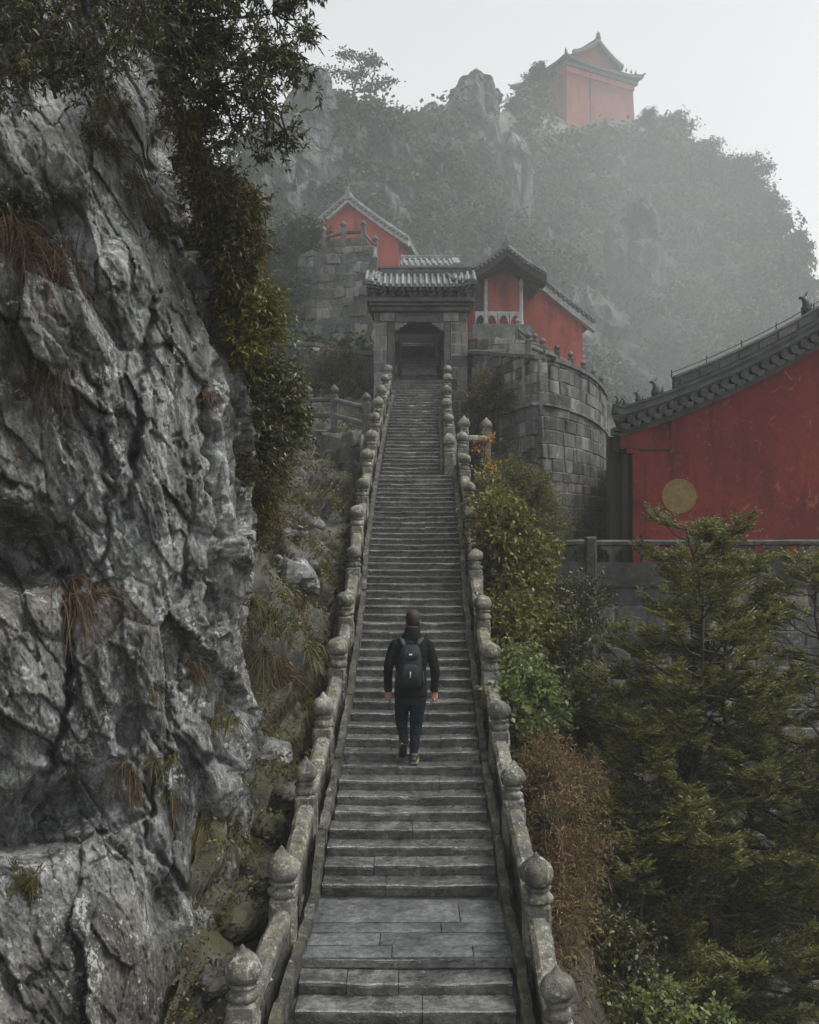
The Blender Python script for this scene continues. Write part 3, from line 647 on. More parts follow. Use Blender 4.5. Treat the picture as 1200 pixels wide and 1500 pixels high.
# ------------------------------------------------------------------ walls of separate blocks
BLK = []
for i in range(8):
    g = G().box((-.5, -.5, -.5), (.5, .5, .5), bev=.07); Vv = g.V(); Vv = Vv + .055*np.stack([perlin(Vv*1.7+i*9), perlin(Vv*1.7+i*9+3), perlin(Vv*1.7+i*9+6)], 1); g.v = [Vv]; BLK.append(g)
IRR = []
for i in range(8):
    g = G().box((-.5, -.5, -.5), (.5, .5, .5), bev=.14); Vv = g.V(); Vv = Vv*1.04 + .17*np.stack([perlin(Vv*1.9+i*9), perlin(Vv*1.9+i*9+3), perlin(Vv*1.9+i*9+6)], 1); g.v = [Vv]; IRR.append(g)
BME = {}
def bmesh_for(kind, i, mname):
    k = (kind, i, mname)
    if k not in BME: BME[k] = (BLK if kind == 'b' else IRR)[i].mesh('block_'+mname, MT[mname])
    return BME[k]
def block_wall(root, poly, z0, ztop, ch, bw, mats, name='stone_block', kind='b', batter=0.0, gap=.018, proud=.02, depth=.3, limit=300, seed=1, back='mortar', keep=None, zref=None):
    rr = random.Random(seed); poly = np.array(poly, float)
    seg = np.diff(poly, axis=0); ln = np.hypot(seg[:, 0], seg[:, 1]); cum = np.concatenate([[0], np.cumsum(ln)]); Lt = cum[-1]
    def pt(s):
        i = min(np.searchsorted(cum, s, 'right')-1, len(ln)-1); i = max(i, 0); t = (s-cum[i])/ln[i]
        d = seg[i]/ln[i]; return poly[i]+seg[i]*t, d
    todo = []
    z = z0; row = 0
    zt = ztop if callable(ztop) else (lambda s: ztop)
    zmax = max(zt(s) for s in np.linspace(0, Lt, 30))
    while z < zmax-.02:
        h = ch*rr.uniform(.82, 1.2); s = -bw*rr.uniform(0, .8)
        while s < Lt:
            w = bw*rr.uniform(.6, 1.45); a, b = max(s, 0), min(s+w, Lt)
            if b-a > .08:
                m = (a+b)/2; top = min(z+h, zt(m))
                if top-z > .05: todo.append((m, b-a, z, top-z))
            s += w
        z += h; row += 1
    todo.sort(key=lambda q: -q[2]); cnt = 0; rest = G()
    for m, w, zz, hh in todo:
        p, d = pt(m); nrm = np.array([d[1], -d[0]]); off = batter*((zref or zmax)-zz-hh/2)+rr.uniform(-.3, 1)*proud
        c = p+nrm*(off-depth/2); ang = math.atan2(d[1], d[0]); i = rr.randrange(8); mn = rr.choice(mats)
        if keep and not keep(m, zz): continue
        k = 1.0 if kind == 'b' else 1.12
        if cnt < limit:
            o = link(name, bmesh_for(kind, i, mn), root); o.location = (c[0], c[1], zz+hh/2); o.rotation_euler = (0, rr.uniform(-.02, .02) if kind == 'b' else rr.uniform(-.22, .22), ang); o.scale = ((w-gap)*k, depth, (hh-gap)*k); cnt += 1
        else:
            Vv = BLK[i].V()*np.array([w-gap, depth, hh-gap]); ca, sa = cos(ang), sin(ang)
            rest.add(np.stack([c[0]+Vv[:, 0]*ca-Vv[:, 1]*sa, c[1]+Vv[:, 0]*sa+Vv[:, 1]*ca, zz+hh/2+Vv[:, 2]], 1), BLK[i].f)
    if rest.n: rest.build('small_blocks', MT[mats[0]], root)['kind'] = 'stuff'
    if back:
        rings = []
        for s in np.linspace(0, Lt, max(2, int(Lt/.5)+1)):
            p, d = pt(min(s, Lt-1e-6)); nrm = np.array([d[1], -d[0]]); zq = zref or zmax; rings.append([tuple(p+nrm*(batter*(zq-z0)-.028))+(z0,), tuple(p+nrm*(batter*(zq-zt(s))-.028))+(zt(s)-.01,), tuple(p-nrm*.6)+(zt(s)-.01,), tuple(p-nrm*.6)+(z0,)])
        G().loft(rings).build('mortar', MT[back], root)
    return pt, Lt

# ---- round bastion right of the stairs
bpoly = [(1.74, 28.25), (3.0, 24.0)]
arc = [(3.0, 24.0), (3.35, 24.35), (3.75, 24.95), (4.2, 25.8), (4.65, 26.8), (5.05, 27.9), (5.45, 29.2), (5.8, 30.5), (6.05, 31.8), (6.2, 33.2)]
bpoly = bpoly+arc[1:]
bast = thing('stone_bastion', (3.6, 27.5, -2.5), 'rounded bastion of coursed grey blocks beside the top of the stairs', 'bastion')
Lb = sqrt(1.26**2+4.25**2)
brim = lambda s: 4.08+max(0, (Lb-s)/Lb)*.87
block_wall(bast, bpoly[:2], -2.2, brim, .29, .56, ['block', 'block', 'block', 'paleblock', 'rubble'], batter=.045, seed=4, proud=.03, limit=110, back=None)
block_wall(bast, bpoly[1:], -2.2, 4.08, .29, .56, ['block', 'block', 'block', 'paleblock', 'rubble'], batter=.045, seed=5, proud=.03, limit=190, back=None, zref=4.95)
block_wall(bast, bpoly, -2.2, lambda s: brim(s)-.03, .29, .56, ['block'], batter=.045, zref=4.95, keep=lambda a, b: False)
def band(root, poly, zf, w, h, m, name, off=0):
    pl = np.array(poly, float); d = np.gradient(pl, axis=0); d /= np.linalg.norm(d, axis=1)[:, None]; nr = np.stack([d[:, 1], -d[:, 0]], 1)
    s = np.concatenate([[0], np.cumsum(np.hypot(*np.diff(pl, axis=0).T))])
    rings = [[tuple(p+n*(off+w))+(zf(q)-h/2,), tuple(p+n*(off+w))+(zf(q)+h/2,), tuple(p+n*(off-.5))+(zf(q)+h/2,), tuple(p+n*(off-.5))+(zf(q)-h/2,)] for p, n, q in zip(pl, nr, s)]
    return G().loft(rings).rough(.01, 4).build(name, m, root)
dense = np.array([[np.interp(t, range(len(bpoly)), [p[i] for p in bpoly]) for i in (0, 1)] for t in np.linspace(0, len(bpoly)-1, 40)])
band(bast, dense, lambda s: brim(s)+.03, .10, .09, MT['cornice'], 'coping')
band(bast, dense, lambda s: 3.02-.02*max(0, s-Lb), .10, .07, MT['block'], 'string_course', .05)
# railing on the rim
rp = []
for px, Y in ((783, 24.35), (804, 25.1), (825, 26.0), (845, 27.0), (863, 28.4), (878, 29.9), (889, 31.3)):
    X = (px-600)/1500*Y; rp.append((X-.12, Y+.25, 4.12))
railing('parapet_railing', 'dark stone railing along the curved rim of the bastion', rp, .52, [(.36, .10)], .75, MT['cornice'], True, (.12, .22), .075)
# rough upper tier behind the rim, under the porch
tier = thing('terrace_wall', (2.6, 29.0, 4.0), 'low rough stone terrace wall under the red porch', 'wall')
block_wall(tier, [(1.66, 29.4), (2.3, 28.6), (3.4, 28.4), (4.2, 29.6)], 4.0, lambda s: 5.55-.1*s, .26, .5, ['rubble', 'paleblock', 'block'], batter=.03, seed=9)
G().box((1.62, 28.1, 4.93), (2.62, 29, 5.02), bev=.02).rough(.01, 5).build('ledge_slab', MT['cornice'], tier)

# ---- gate
gate = thing('stone_gate', (.3, 28.4, 4.146), 'small tiled stone gate at the top of the stairs', 'gate')
sG = 28.4/1500
def gx(px): return (px-600)*sG
def gz(py): return (780-py)*sG
for (a, b, zb, sd) in ((gx(547), gx(568), 2.6, 1), (gx(660), gx(685.5), 2.6, 2)):
    z = zb; rr = random.Random(sd); k = 0
    while z < gz(472)-.02:
        h = min(rr.uniform(.24, .36), gz(472)-z); sp = [a, b] if k % 3 == 0 else [a, a+(b-a)*rr.uniform(.4, .62), b]
        for x0, x1 in zip(sp[:-1], sp[1:]):
            o = link('pillar_block', bmesh_for('b', rr.randrange(8), rr.choice(['block', 'paleblock', 'paleblock'])), gate); o.location = ((x0+x1)/2, 28.68, z+h/2); o.scale = (x1-x0-.026, .56+rr.uniform(-.02, .02), h-.026)
        z += h; k += 1
    G().box((a+.012, 28.415, zb), (b-.012, 29.6, gz(472))).build('pillar_core', MT['mortar'], gate)
for a, b in ((568.3, 578.5), (650.5, 659.7)):
    G().box((gx(a), 28.36, 3.6), (gx(b), 28.75, gz(472)), bev=.02).rough(.01, 5).build('jamb', MT['block'], gate)
G().box((gx(548), 28.42, gz(471.5)), (gx(684), 29.2, gz(457)), bev=.02).rough(.008, 4).build('lintel', MT['cornice'], gate)
for a, b in ((557, 579), (650, 672)):
    G().box((gx(a), 28.37, gz(470.5)), (gx(b), 28.44, gz(458)), bev=.015).rough(.012, 8).build('carved_block', MT['paleblock'], gate)
for x0, sgn in ((gx(578.7), 1), (gx(650.3), -1)):
    pl = [(0, 0), (.34, 0), (.32, -.05), (.25, -.07), (.23, -.11), (.14, -.13), (.11, -.19), (0, -.22)]
    g = G(); g.loft([[(x0+sgn*u, y, gz(472)+w) for u, w in (pl if sgn > 0 else pl[::-1])] for y in (28.45, 28.55)]); g.build('corner_bracket', MT['paleblock'], gate)
for i, (pa, pb, ya, yb, fy) in enumerate(((544, 687, 456.8, 451, 28.2), (541, 690, 450.8, 446.5, 28.05), (538, 693.5, 446.3, 441, 27.92))):
    G().box((gx(pa), fy, gz(ya)), (gx(pb), 29.6, gz(yb)), bev=.02).rough(.008, 4).build('cornice', MT['cornice'], gate)
G().box((gx(545), 28.1, gz(440.8)), (gx(689), 29.6, gz(427))).rough(.006, 4).build('frieze', MT['cornice'], gate)
for i in range(11):
    x = gx(549+i*13.6); g = G()
    g.box((x-.05, 27.95, gz(440)), (x+.05, 28.12, gz(434))); g.box((x-.09, 27.88, gz(434)), (x+.09, 28.12, gz(430)), bev=.01); g.build('bracket', MT['cornice'], gate)
RX0, RX1 = -1.24, 1.86
def rz_(t): return 6.66+.62*(t**1.15)           # t 0 eave .. 1 ridge
g = G(); n = 8
for t0 in range(1):
    prof = [(27.72+1.25*t, rz_(t)) for t in np.linspace(0, 1, n)] + [(28.97+1.25*t, rz_(1-t)) for t in np.linspace(0, 1, n)][1:]
    lo = [(y, z-.09) for y, z in prof]
    up = lambda x: .10*smooth(.55, 1.0, abs((x-(RX0+RX1)/2)/((RX1-RX0)/2)))
    g.loft([[(x, y, z+up(x)) for y, z in prof]+[(x, y, z+up(x)) for y, z in lo[::-1]] for x in np.linspace(RX0, RX1, 13)])
g.build('roof', MT['greytile'], gate)
tg, eg = G(), G()
for x in np.arange(RX0+.06, RX1-.03, .165):
    u_ = float(up(x)); ts = np.linspace(0, 1, 6)
    tg.tube([(x, 27.70+1.25*t, rz_(t)+.02+u_) for t in ts], .042, 6)
    G().tube([(x, 27.66, rz_(0)+.015+u_), (x, 27.72, rz_(0)+.02+u_)], .058, 8).build('eave_tile', MT['greytile'], gate)
    eg.tube([(x+.08, 27.72, rz_(0)-.05+u_), (x+.08, 27.74, rz_(0)-.05+u_)], .05, 6); eg.tube([(x+.04, 27.9, rz_(0)-.14+u_), (x+.04, 28.2, rz_(0)-.10+u_)], .035, 6)
q = tg.build('roof_tiles', MT['paletile'], gate, sm=True); q['kind'] = 'stuff'
q = eg.build('drip_tiles', MT['greytile'], gate); q['kind'] = 'stuff'
g = G().box((-.85, 28.9, 7.24), (1.80, 29.06, 7.47), bev=.02); g.box((-.9, 28.87, 7.45), (1.84, 29.09, 7.50)); g.rough(.01, 4).build('ridge', MT['greytile'], gate)
def beast(root, x, y, z, s, m, rz=0, name='roof_figure'):
    g = G(); g.tube([(0, 0, 0), (0, 0, .12), (.02, 0, .24), (.06, 0, .31)], [.07, .075, .055, .04], 7); g.tube([(.04, 0, .3), (.13, 0, .30)], [.045, .02], 6)
    g.tube([(-.05, 0, .03), (-.13, 0, .10), (-.14, 0, .22)], [.035, .03, .012], 5); g.tube([(.05, -.03, .0), (.07, -.03, .14)], [.025, .02], 5); g.tube([(.02, 0, .33), (-.02, 0, .42)], [.018, .006], 4)
    Vv = g.V()*s; ca, sa = cos(rz), sin(rz); g.v = [np.stack([x+Vv[:, 0]*ca-Vv[:, 1]*sa, y+Vv[:, 0]*sa+Vv[:, 1]*ca, z+Vv[:, 2]], 1)]
    return g.rough(.012*s, 9).build(name, m, root, sm=True)
for x, y, z, s in ((1.2, 28.2, 6.95, .6), (1.36, 28.0, 6.86, .55), (1.52, 27.9, 6.84, .55), (1.72, 27.8, 6.86, .6), (-.95, 28.3, 6.95, .8), (-1.12, 28.0, 6.85, .55)):
    beast(gate, x, y, z, s, MT['paletile'])
for sx, xa in ((-1, -.80), (1, 1.05)):
    G().tube([(xa, 28.9, 7.3), (xa+sx*.18, 28.4, 7.02), (xa+sx*.42+(.3 if sx > 0 else 0), 27.75, 6.83)], [.06, .055, .05], 6).build('hip_ridge', MT['greytile'], gate)
# passage behind the opening, ramp and the inner flight
for a, b in ((gx(560), gx(577)), (gx(652), gx(672))): G().box((a, 29.0, 3.8), (b, 34.6, 7.2)).build('passage_side', MT['cornice'], gate)
G().box((gx(560), 29.2, 6.36), (gx(672), 32.8, 6.5)).build('shading_ceiling', MT['wood'], gate)  # ceiling run deep behind the gate to shade the inner flight
G().box((gx(560), 34.2, 3.8), (gx(672), 34.4, 8.2)).build('gloom_wall', MT['wood'], gate)  # added dark sheet, its colour stands in for the gloom past the steps
G().loft([[(gx(577), 28.36, 3.9), (gx(652), 28.36, 3.9), (gx(652), 28.36, 4.17), (gx(577), 28.36, 4.17)], [(gx(577), 30.2, 3.9), (gx(652), 30.2, 3.9), (gx(652), 30.2, 4.66), (gx(577), 30.2, 4.66)]]).build('ramp', MT['slab'], gate)
G().box((gx(579), 28.33, 4.13), (gx(651), 28.42, 4.215), bev=.01).build('threshold', MT['cornice'], gate)
for i in range(13):
    y = 30.2+.24*i; G().box((gx(586), y, 4.4), (gx(643), y+.27, 4.66+.112*(i+1)), bev=.012).build('inner_step', MT['step'], gate)
for x, s in ((gx(590), 1), (gx(640), -1)):
    pr = [(30.1, 4.66), (30.1, 5.05), (30.5, 5.25), (30.6, 5.45), (31.0, 5.5), (31.4, 5.75), (31.8, 5.85), (32.6, 6.1), (32.6, 5.6), (31.2, 5.0)]
    G().loft([[(x-s*.25, y, z) for y, z in pr], [(x-s*.15, y, z) for y, z in pr]]).build('carved_side', MT['paleblock'], gate)

# ---- walls left of the gate
w1 = thing('rubble_wall', (-3, 39, 7), 'tall irregular rubble wall below the upper left red gable', 'wall')
block_wall(w1, [(-6.6, 41.6), (-4.4, 39.6), (-2.9, 38.7), (-1.35, 38.4)], 6.2, lambda s: np.interp(s, [0, 2.9, 3.4, 9], [9.0, 9.7, 10.75, 10.75]), .34, .52, ['rubble', 'block', 'paleblock', 'rubble'], 'wall_stone', 'i', .05, seed=21, proud=.14, gap=.03)
w2 = thing('rubble_wall', (-3, 31.5, 4), 'low rough wall with thin coping left of the gate pillar', 'wall')
block_wall(w2, [(-4.6, 33.4), (-2.8, 32.0), (-2.55, 31.3), (-1.0, 30.6)], 3.3, lambda s: 6.05-.16*s, .32, .52, ['rubble', 'block'], 'wall_stone', 'i', .05, seed=23, proud=.06)
for (a, b, za, zb2) in (((-4.6, 33.3), (-2.8, 31.9), 6.1, 5.85), ((-2.55, 31.2), (-1.0, 30.5), 5.6, 5.3)):
    bar([a+(za,), ((a[0]+b[0])/2, (a[1]+b[1])/2, (za+zb2)/2), b+(zb2,)], BOX(.4, .1), 3).rough(.012, 5).build('coping', MT['cornice'], w2)
w3 = thing('rubble_wall', (-2.4, 24.6, .5), 'dark mottled rock wall under the three-post railing', 'wall')
block_wall(w3, [(-3.6, 26.2), (-2.4, 24.5), (-1.15, 23.2)], -.6, lambda s: 2.75-.13*s, .34, .55, ['rubble', 'block', 'rubble'], 'wall_stone', 'i', .16, seed=27, proud=.12)
railing('terrace_railing', 'pale stone railing on the rubble wall in front of the upper left red gable', [(-4.2, 40.4, 9.7), (-3.3, 39.4, 10.75), (-2.5, 38.7, 10.75), (-1.75, 38.6, 10.75), (-1.3, 38.7, 10.2), (-1.28, 37.6, 9.2)], .75, [(.58, .13)], 1.1, MT['block'], True, (.22, .3), .09)
# hill between the terraces and the mountain
nu, nv = 110, 90
u, v = np.meshgrid(np.linspace(-26, 2.2, nu), np.linspace(28.5, 56, nv)); 
P = np.stack([u, v, 3.6+(v-28.5)*.335+.12*np.clip(-u-3, 0, 30)], -1).reshape(-1, 3)
h1, _ = facets(P*np.array([.5, .5, .4])+3); P[:, 2] += .5*h1+.5*fbm(P*.3, 4)
structure(obj('hill', P, grid_faces(nu, nv), MT['rock']))
HP2 = P.reshape(nv, nu, 3)

# ------------------------------------------------------------------ tiled gable houses
def house(name, label, X, Y, rz, hw, wall, L, zb, ze, zr, curve, wm, tm, vm, ov=.35, thick=.14, p=.26, verge=.3, r=.06, cat='building', front_wall=True, drip=True, ridge_h=.28, ridge_figs=True, tilename='roof_tiles', roots=None, clip=None):
    root = roots or thing(name, (X, Y, zb), label, cat); ca, sa = cos(rz), sin(rz)
    def T(V): V = np.asarray(V, float); return np.stack([X+V[:, 0]*ca-V[:, 1]*sa, Y+V[:, 0]*sa+V[:, 1]*ca, V[:, 2]], 1)
    def put(g, nm, m, sm=False, par=None): g.v = [T(g.V())]; return g.build(nm, m, par or root, sm)
    def zf(x):
        t = np.clip(1-abs(x)/hw, 0, 1); return ze+(zr-ze)*((1-curve)*t+curve*t*t)
    xs = np.linspace(-wall, wall, 33)
    if front_wall:
        ring = [(-wall, zb), (wall, zb)]+[(x, float(zf(x))-.05) for x in xs[::-1]]
        put(G().loft([[(x, y, z) for x, z in ring] for y in (0, L)]), 'wall', wm)
    for sd in (-1, 1):
        q = np.linspace(0, hw, 14)*sd
        ring = [(x, float(zf(x))) for x in q]+[(x, float(zf(x))-thick) for x in q[::-1]]
        put(G().loft([[(x, y, z) for x, z in (ring if sd < 0 else ring[::-1])] for y in (-ov, L+ov)]), 'roof_slope', tm)
        tg = G()
        for y in np.arange(-ov+.1, L+ov, p): tg.tube([(x, y, float(zf(x))+r*.35) for x in q], r, 6)
        o = put(tg, tilename, tm, True); o['kind'] = 'stuff'
        put(G().loft([[(x, -ov-.03, float(zf(x))-thick-verge), (x, -.02, float(zf(x))-thick-verge), (x, -.02, float(zf(x))-thick+.01), (x, -ov-.03, float(zf(x))-thick+.01)] for x in q]), 'verge_board', vm)
        put(G().loft([[(x, -ov-.06, float(zf(x))+.02), (x, -ov+.26, float(zf(x))+.02), (x, -ov+.24, float(zf(x))+.02+ridge_h*.6), (x, -ov-.02, float(zf(x))+.02+ridge_h*.6)] for x in q]), 'verge_ridge', tm)
        if drip:
            dg = G(); sl = np.concatenate([[0], np.cumsum(np.hypot(np.diff(q), np.diff([float(zf(x)) for x in q])))])
            for s in np.arange(.1, sl[-1], p*.8):
                x = float(np.interp(s, sl, q)); dg.tube([(x, -ov-.12, float(zf(x))-thick*.4), (x, -ov, float(zf(x))-thick*.4)], r*1.2, 7)
            put(dg, 'verge_tiles', tm)['kind'] = 'stuff'
    put(G().box((-.11, -ov-.05, zr-.02), (.11, L+ov, zr+ridge_h), bev=.02), 'ridge', tm)
    if ridge_figs:
        o = beast(root, *T([(0, -ov+.1, zr+ridge_h)])[0], ridge_h*3.2, tm, rz+pi/2)
    return root, T, zf, put
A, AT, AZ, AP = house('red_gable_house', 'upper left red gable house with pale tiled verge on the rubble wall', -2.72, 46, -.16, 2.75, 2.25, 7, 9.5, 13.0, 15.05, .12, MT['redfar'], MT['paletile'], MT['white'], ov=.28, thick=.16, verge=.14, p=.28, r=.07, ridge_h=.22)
for i, t in enumerate(np.linspace(-2.6, 2.6, 30)):
    pass
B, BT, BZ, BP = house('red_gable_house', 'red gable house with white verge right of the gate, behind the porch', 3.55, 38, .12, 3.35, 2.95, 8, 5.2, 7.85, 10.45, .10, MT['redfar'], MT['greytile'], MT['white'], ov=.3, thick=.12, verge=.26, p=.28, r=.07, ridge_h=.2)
# porch standing in front of it
pt_, PT, PZ, PP = house('red_porch', 'small gabled porch with pale red wall and dark eaves above the bastion', 3.28, 35.6, .02, 1.36, 1.0, 2.6, 7.1, 8.80, 9.72, .30, MT['redpale'], MT['greytile'], MT['wood'], ov=.85, thick=.12, p=.20, verge=.22, r=.05, cat='porch', front_wall=False, ridge_h=.18)
PP(G().loft([[(-.66, .4, 7.1), (.66, .4, 7.1), (.66, .4, 8.75), (.45, .4, 8.98), (0, .4, 9.12), (-.45, .4, 8.98), (-.66, .4, 8.75)], [(-.66, .6, 7.1), (.66, .6, 7.1), (.66, .6, 8.75), (.45, .6, 8.98), (0, .6, 9.12), (-.45, .6, 8.98), (-.66, .6, 8.75)]]), 'panel', MT['redpale'])
PP(G().loft([[(x, y, z) for x, z in [(-1.2, 8.72), (-.9, 8.72), (-.66, 8.80), (-.45, 9.02), (0, 9.16), (.45, 9.02), (.66, 8.80), (.9, 8.72), (1.2, 8.72), (1.15, 8.98), (0, 9.55), (-1.15, 8.98)]] for y in (-.1, .38)]), 'timber_gable', MT['wood'])
PP(G().box((-.9, .42, 7.1), (-.67, .9, 8.74)), 'timber_post', MT['wood'])
for x in (-.62, .62): PP(G().lathe((x, .1, 7.1), [(.09, 0), (.09, .25), (.065, .3), (.065, 1.55), (.08, 1.6), (.04, 1.75)], 10), 'column', MT['white'], True)
for x0, x1 in ((-1.0, -.62), (-.62, .62)):
    pp = BT; PP(G().box((x0, .06, 7.62), (x1, .14, 7.70), bev=.01), 'rail', MT['white'])
    nn = 1 if x1-x0 < .5 else 3
    for k in range(nn):
        xc = x0+(x1-x0)*(k+.5)/nn; w = (x1-x0)/nn/2*.92
        PP(G().loft([[(xc-w, y, 7.63), (xc-w, y, 7.2), (xc-w*.8, y, 7.38), (xc-w*.45, y, 7.53), (xc, y, 7.58), (xc+w*.45, y, 7.53), (xc+w*.8, y, 7.38), (xc+w, y, 7.2), (xc+w, y, 7.63)] for y in (.07, .13)]), 'pierced_panel', MT['white'])
PP(G().box((-1.1, -.2, 6.4), (1.0, .7, 7.2)).rough(.02, 3), 'plinth', MT['rubble'])
# wing whose roof slope faces the stairs
wg, WT, WZ, WP = house('tiled_wing', 'low wing with ribbed grey tile roof between gate roof and porch', 1.75, 39.6, pi/2+.03, 1.5, 1.2, 2.0, 8.0, 9.95, 10.55, .15, MT['redfar'], MT['paletile'], MT['white'], ov=.1, p=.22, r=.06, verge=.05, ridge_h=.14, ridge_figs=False, drip=False)
railing('terrace_railing', 'short pale railing stepping down past the foot of the porch', [(3.5, 33.2, 6.2), (4.0, 32.6, 5.6), (4.25, 31.6, 5.0)], .55, [(.42, .1)], .8, MT['block'], True, (.15, .25), .07)

# ---- big red hall on the right
HY = 22.0
hall = thing('red_hall', (11.5, HY, -.9), 'large dark red hall with tiled curved verge and gold disc, cropped by the right edge', 'hall')
def hz_(x): t = np.clip((x-4.5)/7.0, 0, None); t = np.where(t > 1, 2-t, t); return 2.05+2.05*t+1.75*t*t
xs = np.concatenate([np.linspace(4.78, 11.5, 26), np.linspace(11.5, 18.2, 26)[1:]])
ring = [(4.78, -1.0), (18.2, -1.0)]+[(x, float(hz_(x))) for x in xs[::-1]]
G().loft([[(x+.24*(y-HY), y, z) for x, z in ring] for y in (HY, HY+11)]).build('wall', MT['red'], hall)
G().box((4.53, HY-.05, 1.80), (5.62, HY+.5, 2.28)).build('corbel', MT['red'], hall)
G().box((4.66, HY-.03, 1.70), (4.9, HY+.4, 1.80)).build('corbel', MT['red'], hall)
for a, b, c, d in ((5.60, HY-.07, 5.64, 1.81), ):
    G().box((a, b, d), (c, HY, 2.42)).build('moulding', MT['red'], hall)
G().box((4.80, HY-.035, -.9), (5.06, HY, 1.62)).build('pilaster', MT['red'], hall)
for x0, x1 in ((5.06, 5.075),): G().box((x0, HY-.05, -.9), (x1, HY, 1.62)).build('moulding', MT['red'], hall)
G().box((4.80, HY-.05, 1.62), (5.075, HY, 1.64)).build('moulding', MT['red'], hall)
G().box((4.95, HY-.048, 1.775), (5.62, HY, 1.80)).build('moulding', MT['wood'], hall)
G().box((4.40, HY+.5, -.9), (5.3, HY+.9, 2.1)).build('porch_wall', MT['wood'], hall)
G().box((4.62, HY+.2, -.9), (4.76, HY+.36, 2.0)).build('timber_post', MT['wood'], hall)
G().box((4.44, HY+.1, 1.75), (4.8, HY+.3, 2.05)).build('timber_beam', MT['wood'], hall)
# verge: from the wall up - cornice, drip tiles, mouldings, ridge, lightning rail
qx = np.concatenate([np.linspace(4.36, 11.5, 40), np.linspace(11.5, 18.9, 40)[1:]])
def ez(x): return float(hz_(x)) if 4.5 <= x <= 18.5 else float(2.05-.27*(4.5-x if x < 4.5 else x-18.5)+.10)
def strip(name, y0, y1, a, b, m, par=hall, rg=.0):
    k_ = .24*(y1-HY) if y1 > HY+1 else 0      # the hall stands turned, its long side runs off to the right
    g = G().loft([[(x, y0, ez(x)+a), (x+k_, y1, ez(x)+a), (x+k_, y1, ez(x)+b), (x, y0, ez(x)+b)] for x in qx])
    if rg: g.rough(rg, 4)
    return g.build(name, m, par)
strip('verge_cornice', HY-.10, HY+.2, -.01, .07, MT['cornice']); strip('verge_cornice', HY-.20, HY+.2, .072, .13, MT['tile'])
strip('roof', HY-.30, HY+11.4, .33, .42, MT['tile'])
strip('verge_moulding', HY-.36, HY+.12, .422, .50, MT['tile'], rg=.006); strip('verge_moulding', HY-.30, HY+.08, .502, .57, MT['tile'], rg=.006); strip('verge_moulding', HY-.34, HY+.05, .572, .63, MT['tile'], rg=.006)
g = G().loft([[(x, HY-.24, ez(x)+.63), (x, HY+.0, ez(x)+.63), (x, HY+.0, ez(x)+.86), (x, HY-.24, ez(x)+.86)] for x in qx if x > 5.6]); g.rough(.008, 4).build('verge_ridge', MT['tile'], hall)
g = G().loft([[(x, HY-.28, ez(x)+.862), (x, HY+.04, ez(x)+.862), (x, HY+.02, ez(x)+.91), (x, HY-.26, ez(x)+.91)] for x in qx if x > 5.6]); g.build('verge_cap', MT['tile'], hall)
rr = random.Random(16)
for k, xa in enumerate(np.arange(5.75, 11.2, .42)):
    xb = xa+.36; g = G().loft([[(x, HY-.265, ez(x)+.66+rr.uniform(0, .01)), (x, HY-.235, ez(x)+.66), (x, HY-.235, ez(x)+.83), (x, HY-.265, ez(x)+.83)] for x in (xa, xb)]); g.build('ridge_panel', MT['tile' if rr.random() < .75 else 'cornice'], hall)
sl = np.concatenate([[0], np.cumsum(np.hypot(np.diff(qx), np.diff([ez(x) for x in qx])))])
rr = random.Random(6)
for s in np.arange(.08, sl[-1]*.58, .235):
    x = float(np.interp(s, sl, qx)); z = ez(x)+.30
    g = G().tube([(x, HY-.46, z-.015), (x, HY-.1, z+.02)], .088, 10).rough(.008, 9); g.build('verge_tile', MT['tile'], hall, sm=False)
    xm = float(np.interp(s+.117, sl, qx)); zm = ez(xm)+.255; th = np.linspace(pi, 2*pi, 8)
    pr = [(xm+.115*cos(t), zm-.02+.125*sin(t)) for t in th]
    G().loft([[(a, y, b) for a, b in pr] for y in (HY-.44, HY-.41)]).rough(.005, 9).build('drip_tile', MT['tile'], hall)
tg = G()
for y in np.arange(HY+.3, HY+11.4, .3): tg.tube([(x+.24*(y-HY), y, ez(x)+.45) for x in qx[::2]], .08, 6)
tg.build('roof_tiles', MT['tile'], hall, sm=True)['kind'] = 'stuff'
def zx(px, py): return (px-600)/1500*(HY-.2), (780-py)/1500*(HY-.2)
for px, py, s in ((906, 606, .55), (916, 597, .6), (936, 588, .7), (962, 582, 1.05)):
    x, z = zx(px, py); beast(hall, x, HY-.14, ez(x)+.60, s*1.0, MT['tile'], pi)
x, z = zx(1183, 470); beast(hall, x, HY-.14, ez(x)+.86, 1.25, MT['tile'], pi)
g = G(); xr = np.linspace(5.6, 11, 30); g.tube([(x, HY-.12, ez(x)+1.0) for x in xr], .011, 5)
for x in xr[::4]: g.tube([(x, HY-.12, ez(x)+.88), (x, HY-.12, ez(x)+1.06)], .014, 5)
g.build('lightning_rail', MT['tile'], hall)
# gold disc on the wall
dx, dz = (994.5-600)/1500*HY, (780-727)/1500*HY
th = np.linspace(0, 2*pi, 49)[:-1]
g = G().loft([[(dx+r_*cos(t), y, dz+r_*sin(t)) for t in th[::-1]] for r_, y in ((.375, HY+.02), (.375, HY-.025), (.35, HY-.03), (.345, HY-.022), (.05, HY-.022))])
disc = g.build('gold_disc', MT['gold'], hall)
g = G().loft([[(dx+u*.9-.0, y, dz+w*.9+.0) for u, w in [(-.055, .10), (.06, .11), (.055, .06), (.03, .055), (.035, -.10), (.09, -.13), (.02, -.12), (-.06, -.16), (-.02, -.09), (-.01, .05), (-.05, .06)]][::-1] for y in (HY-.02, HY-.03)]); g.build('white_mark', MT['paleblock'], disc)

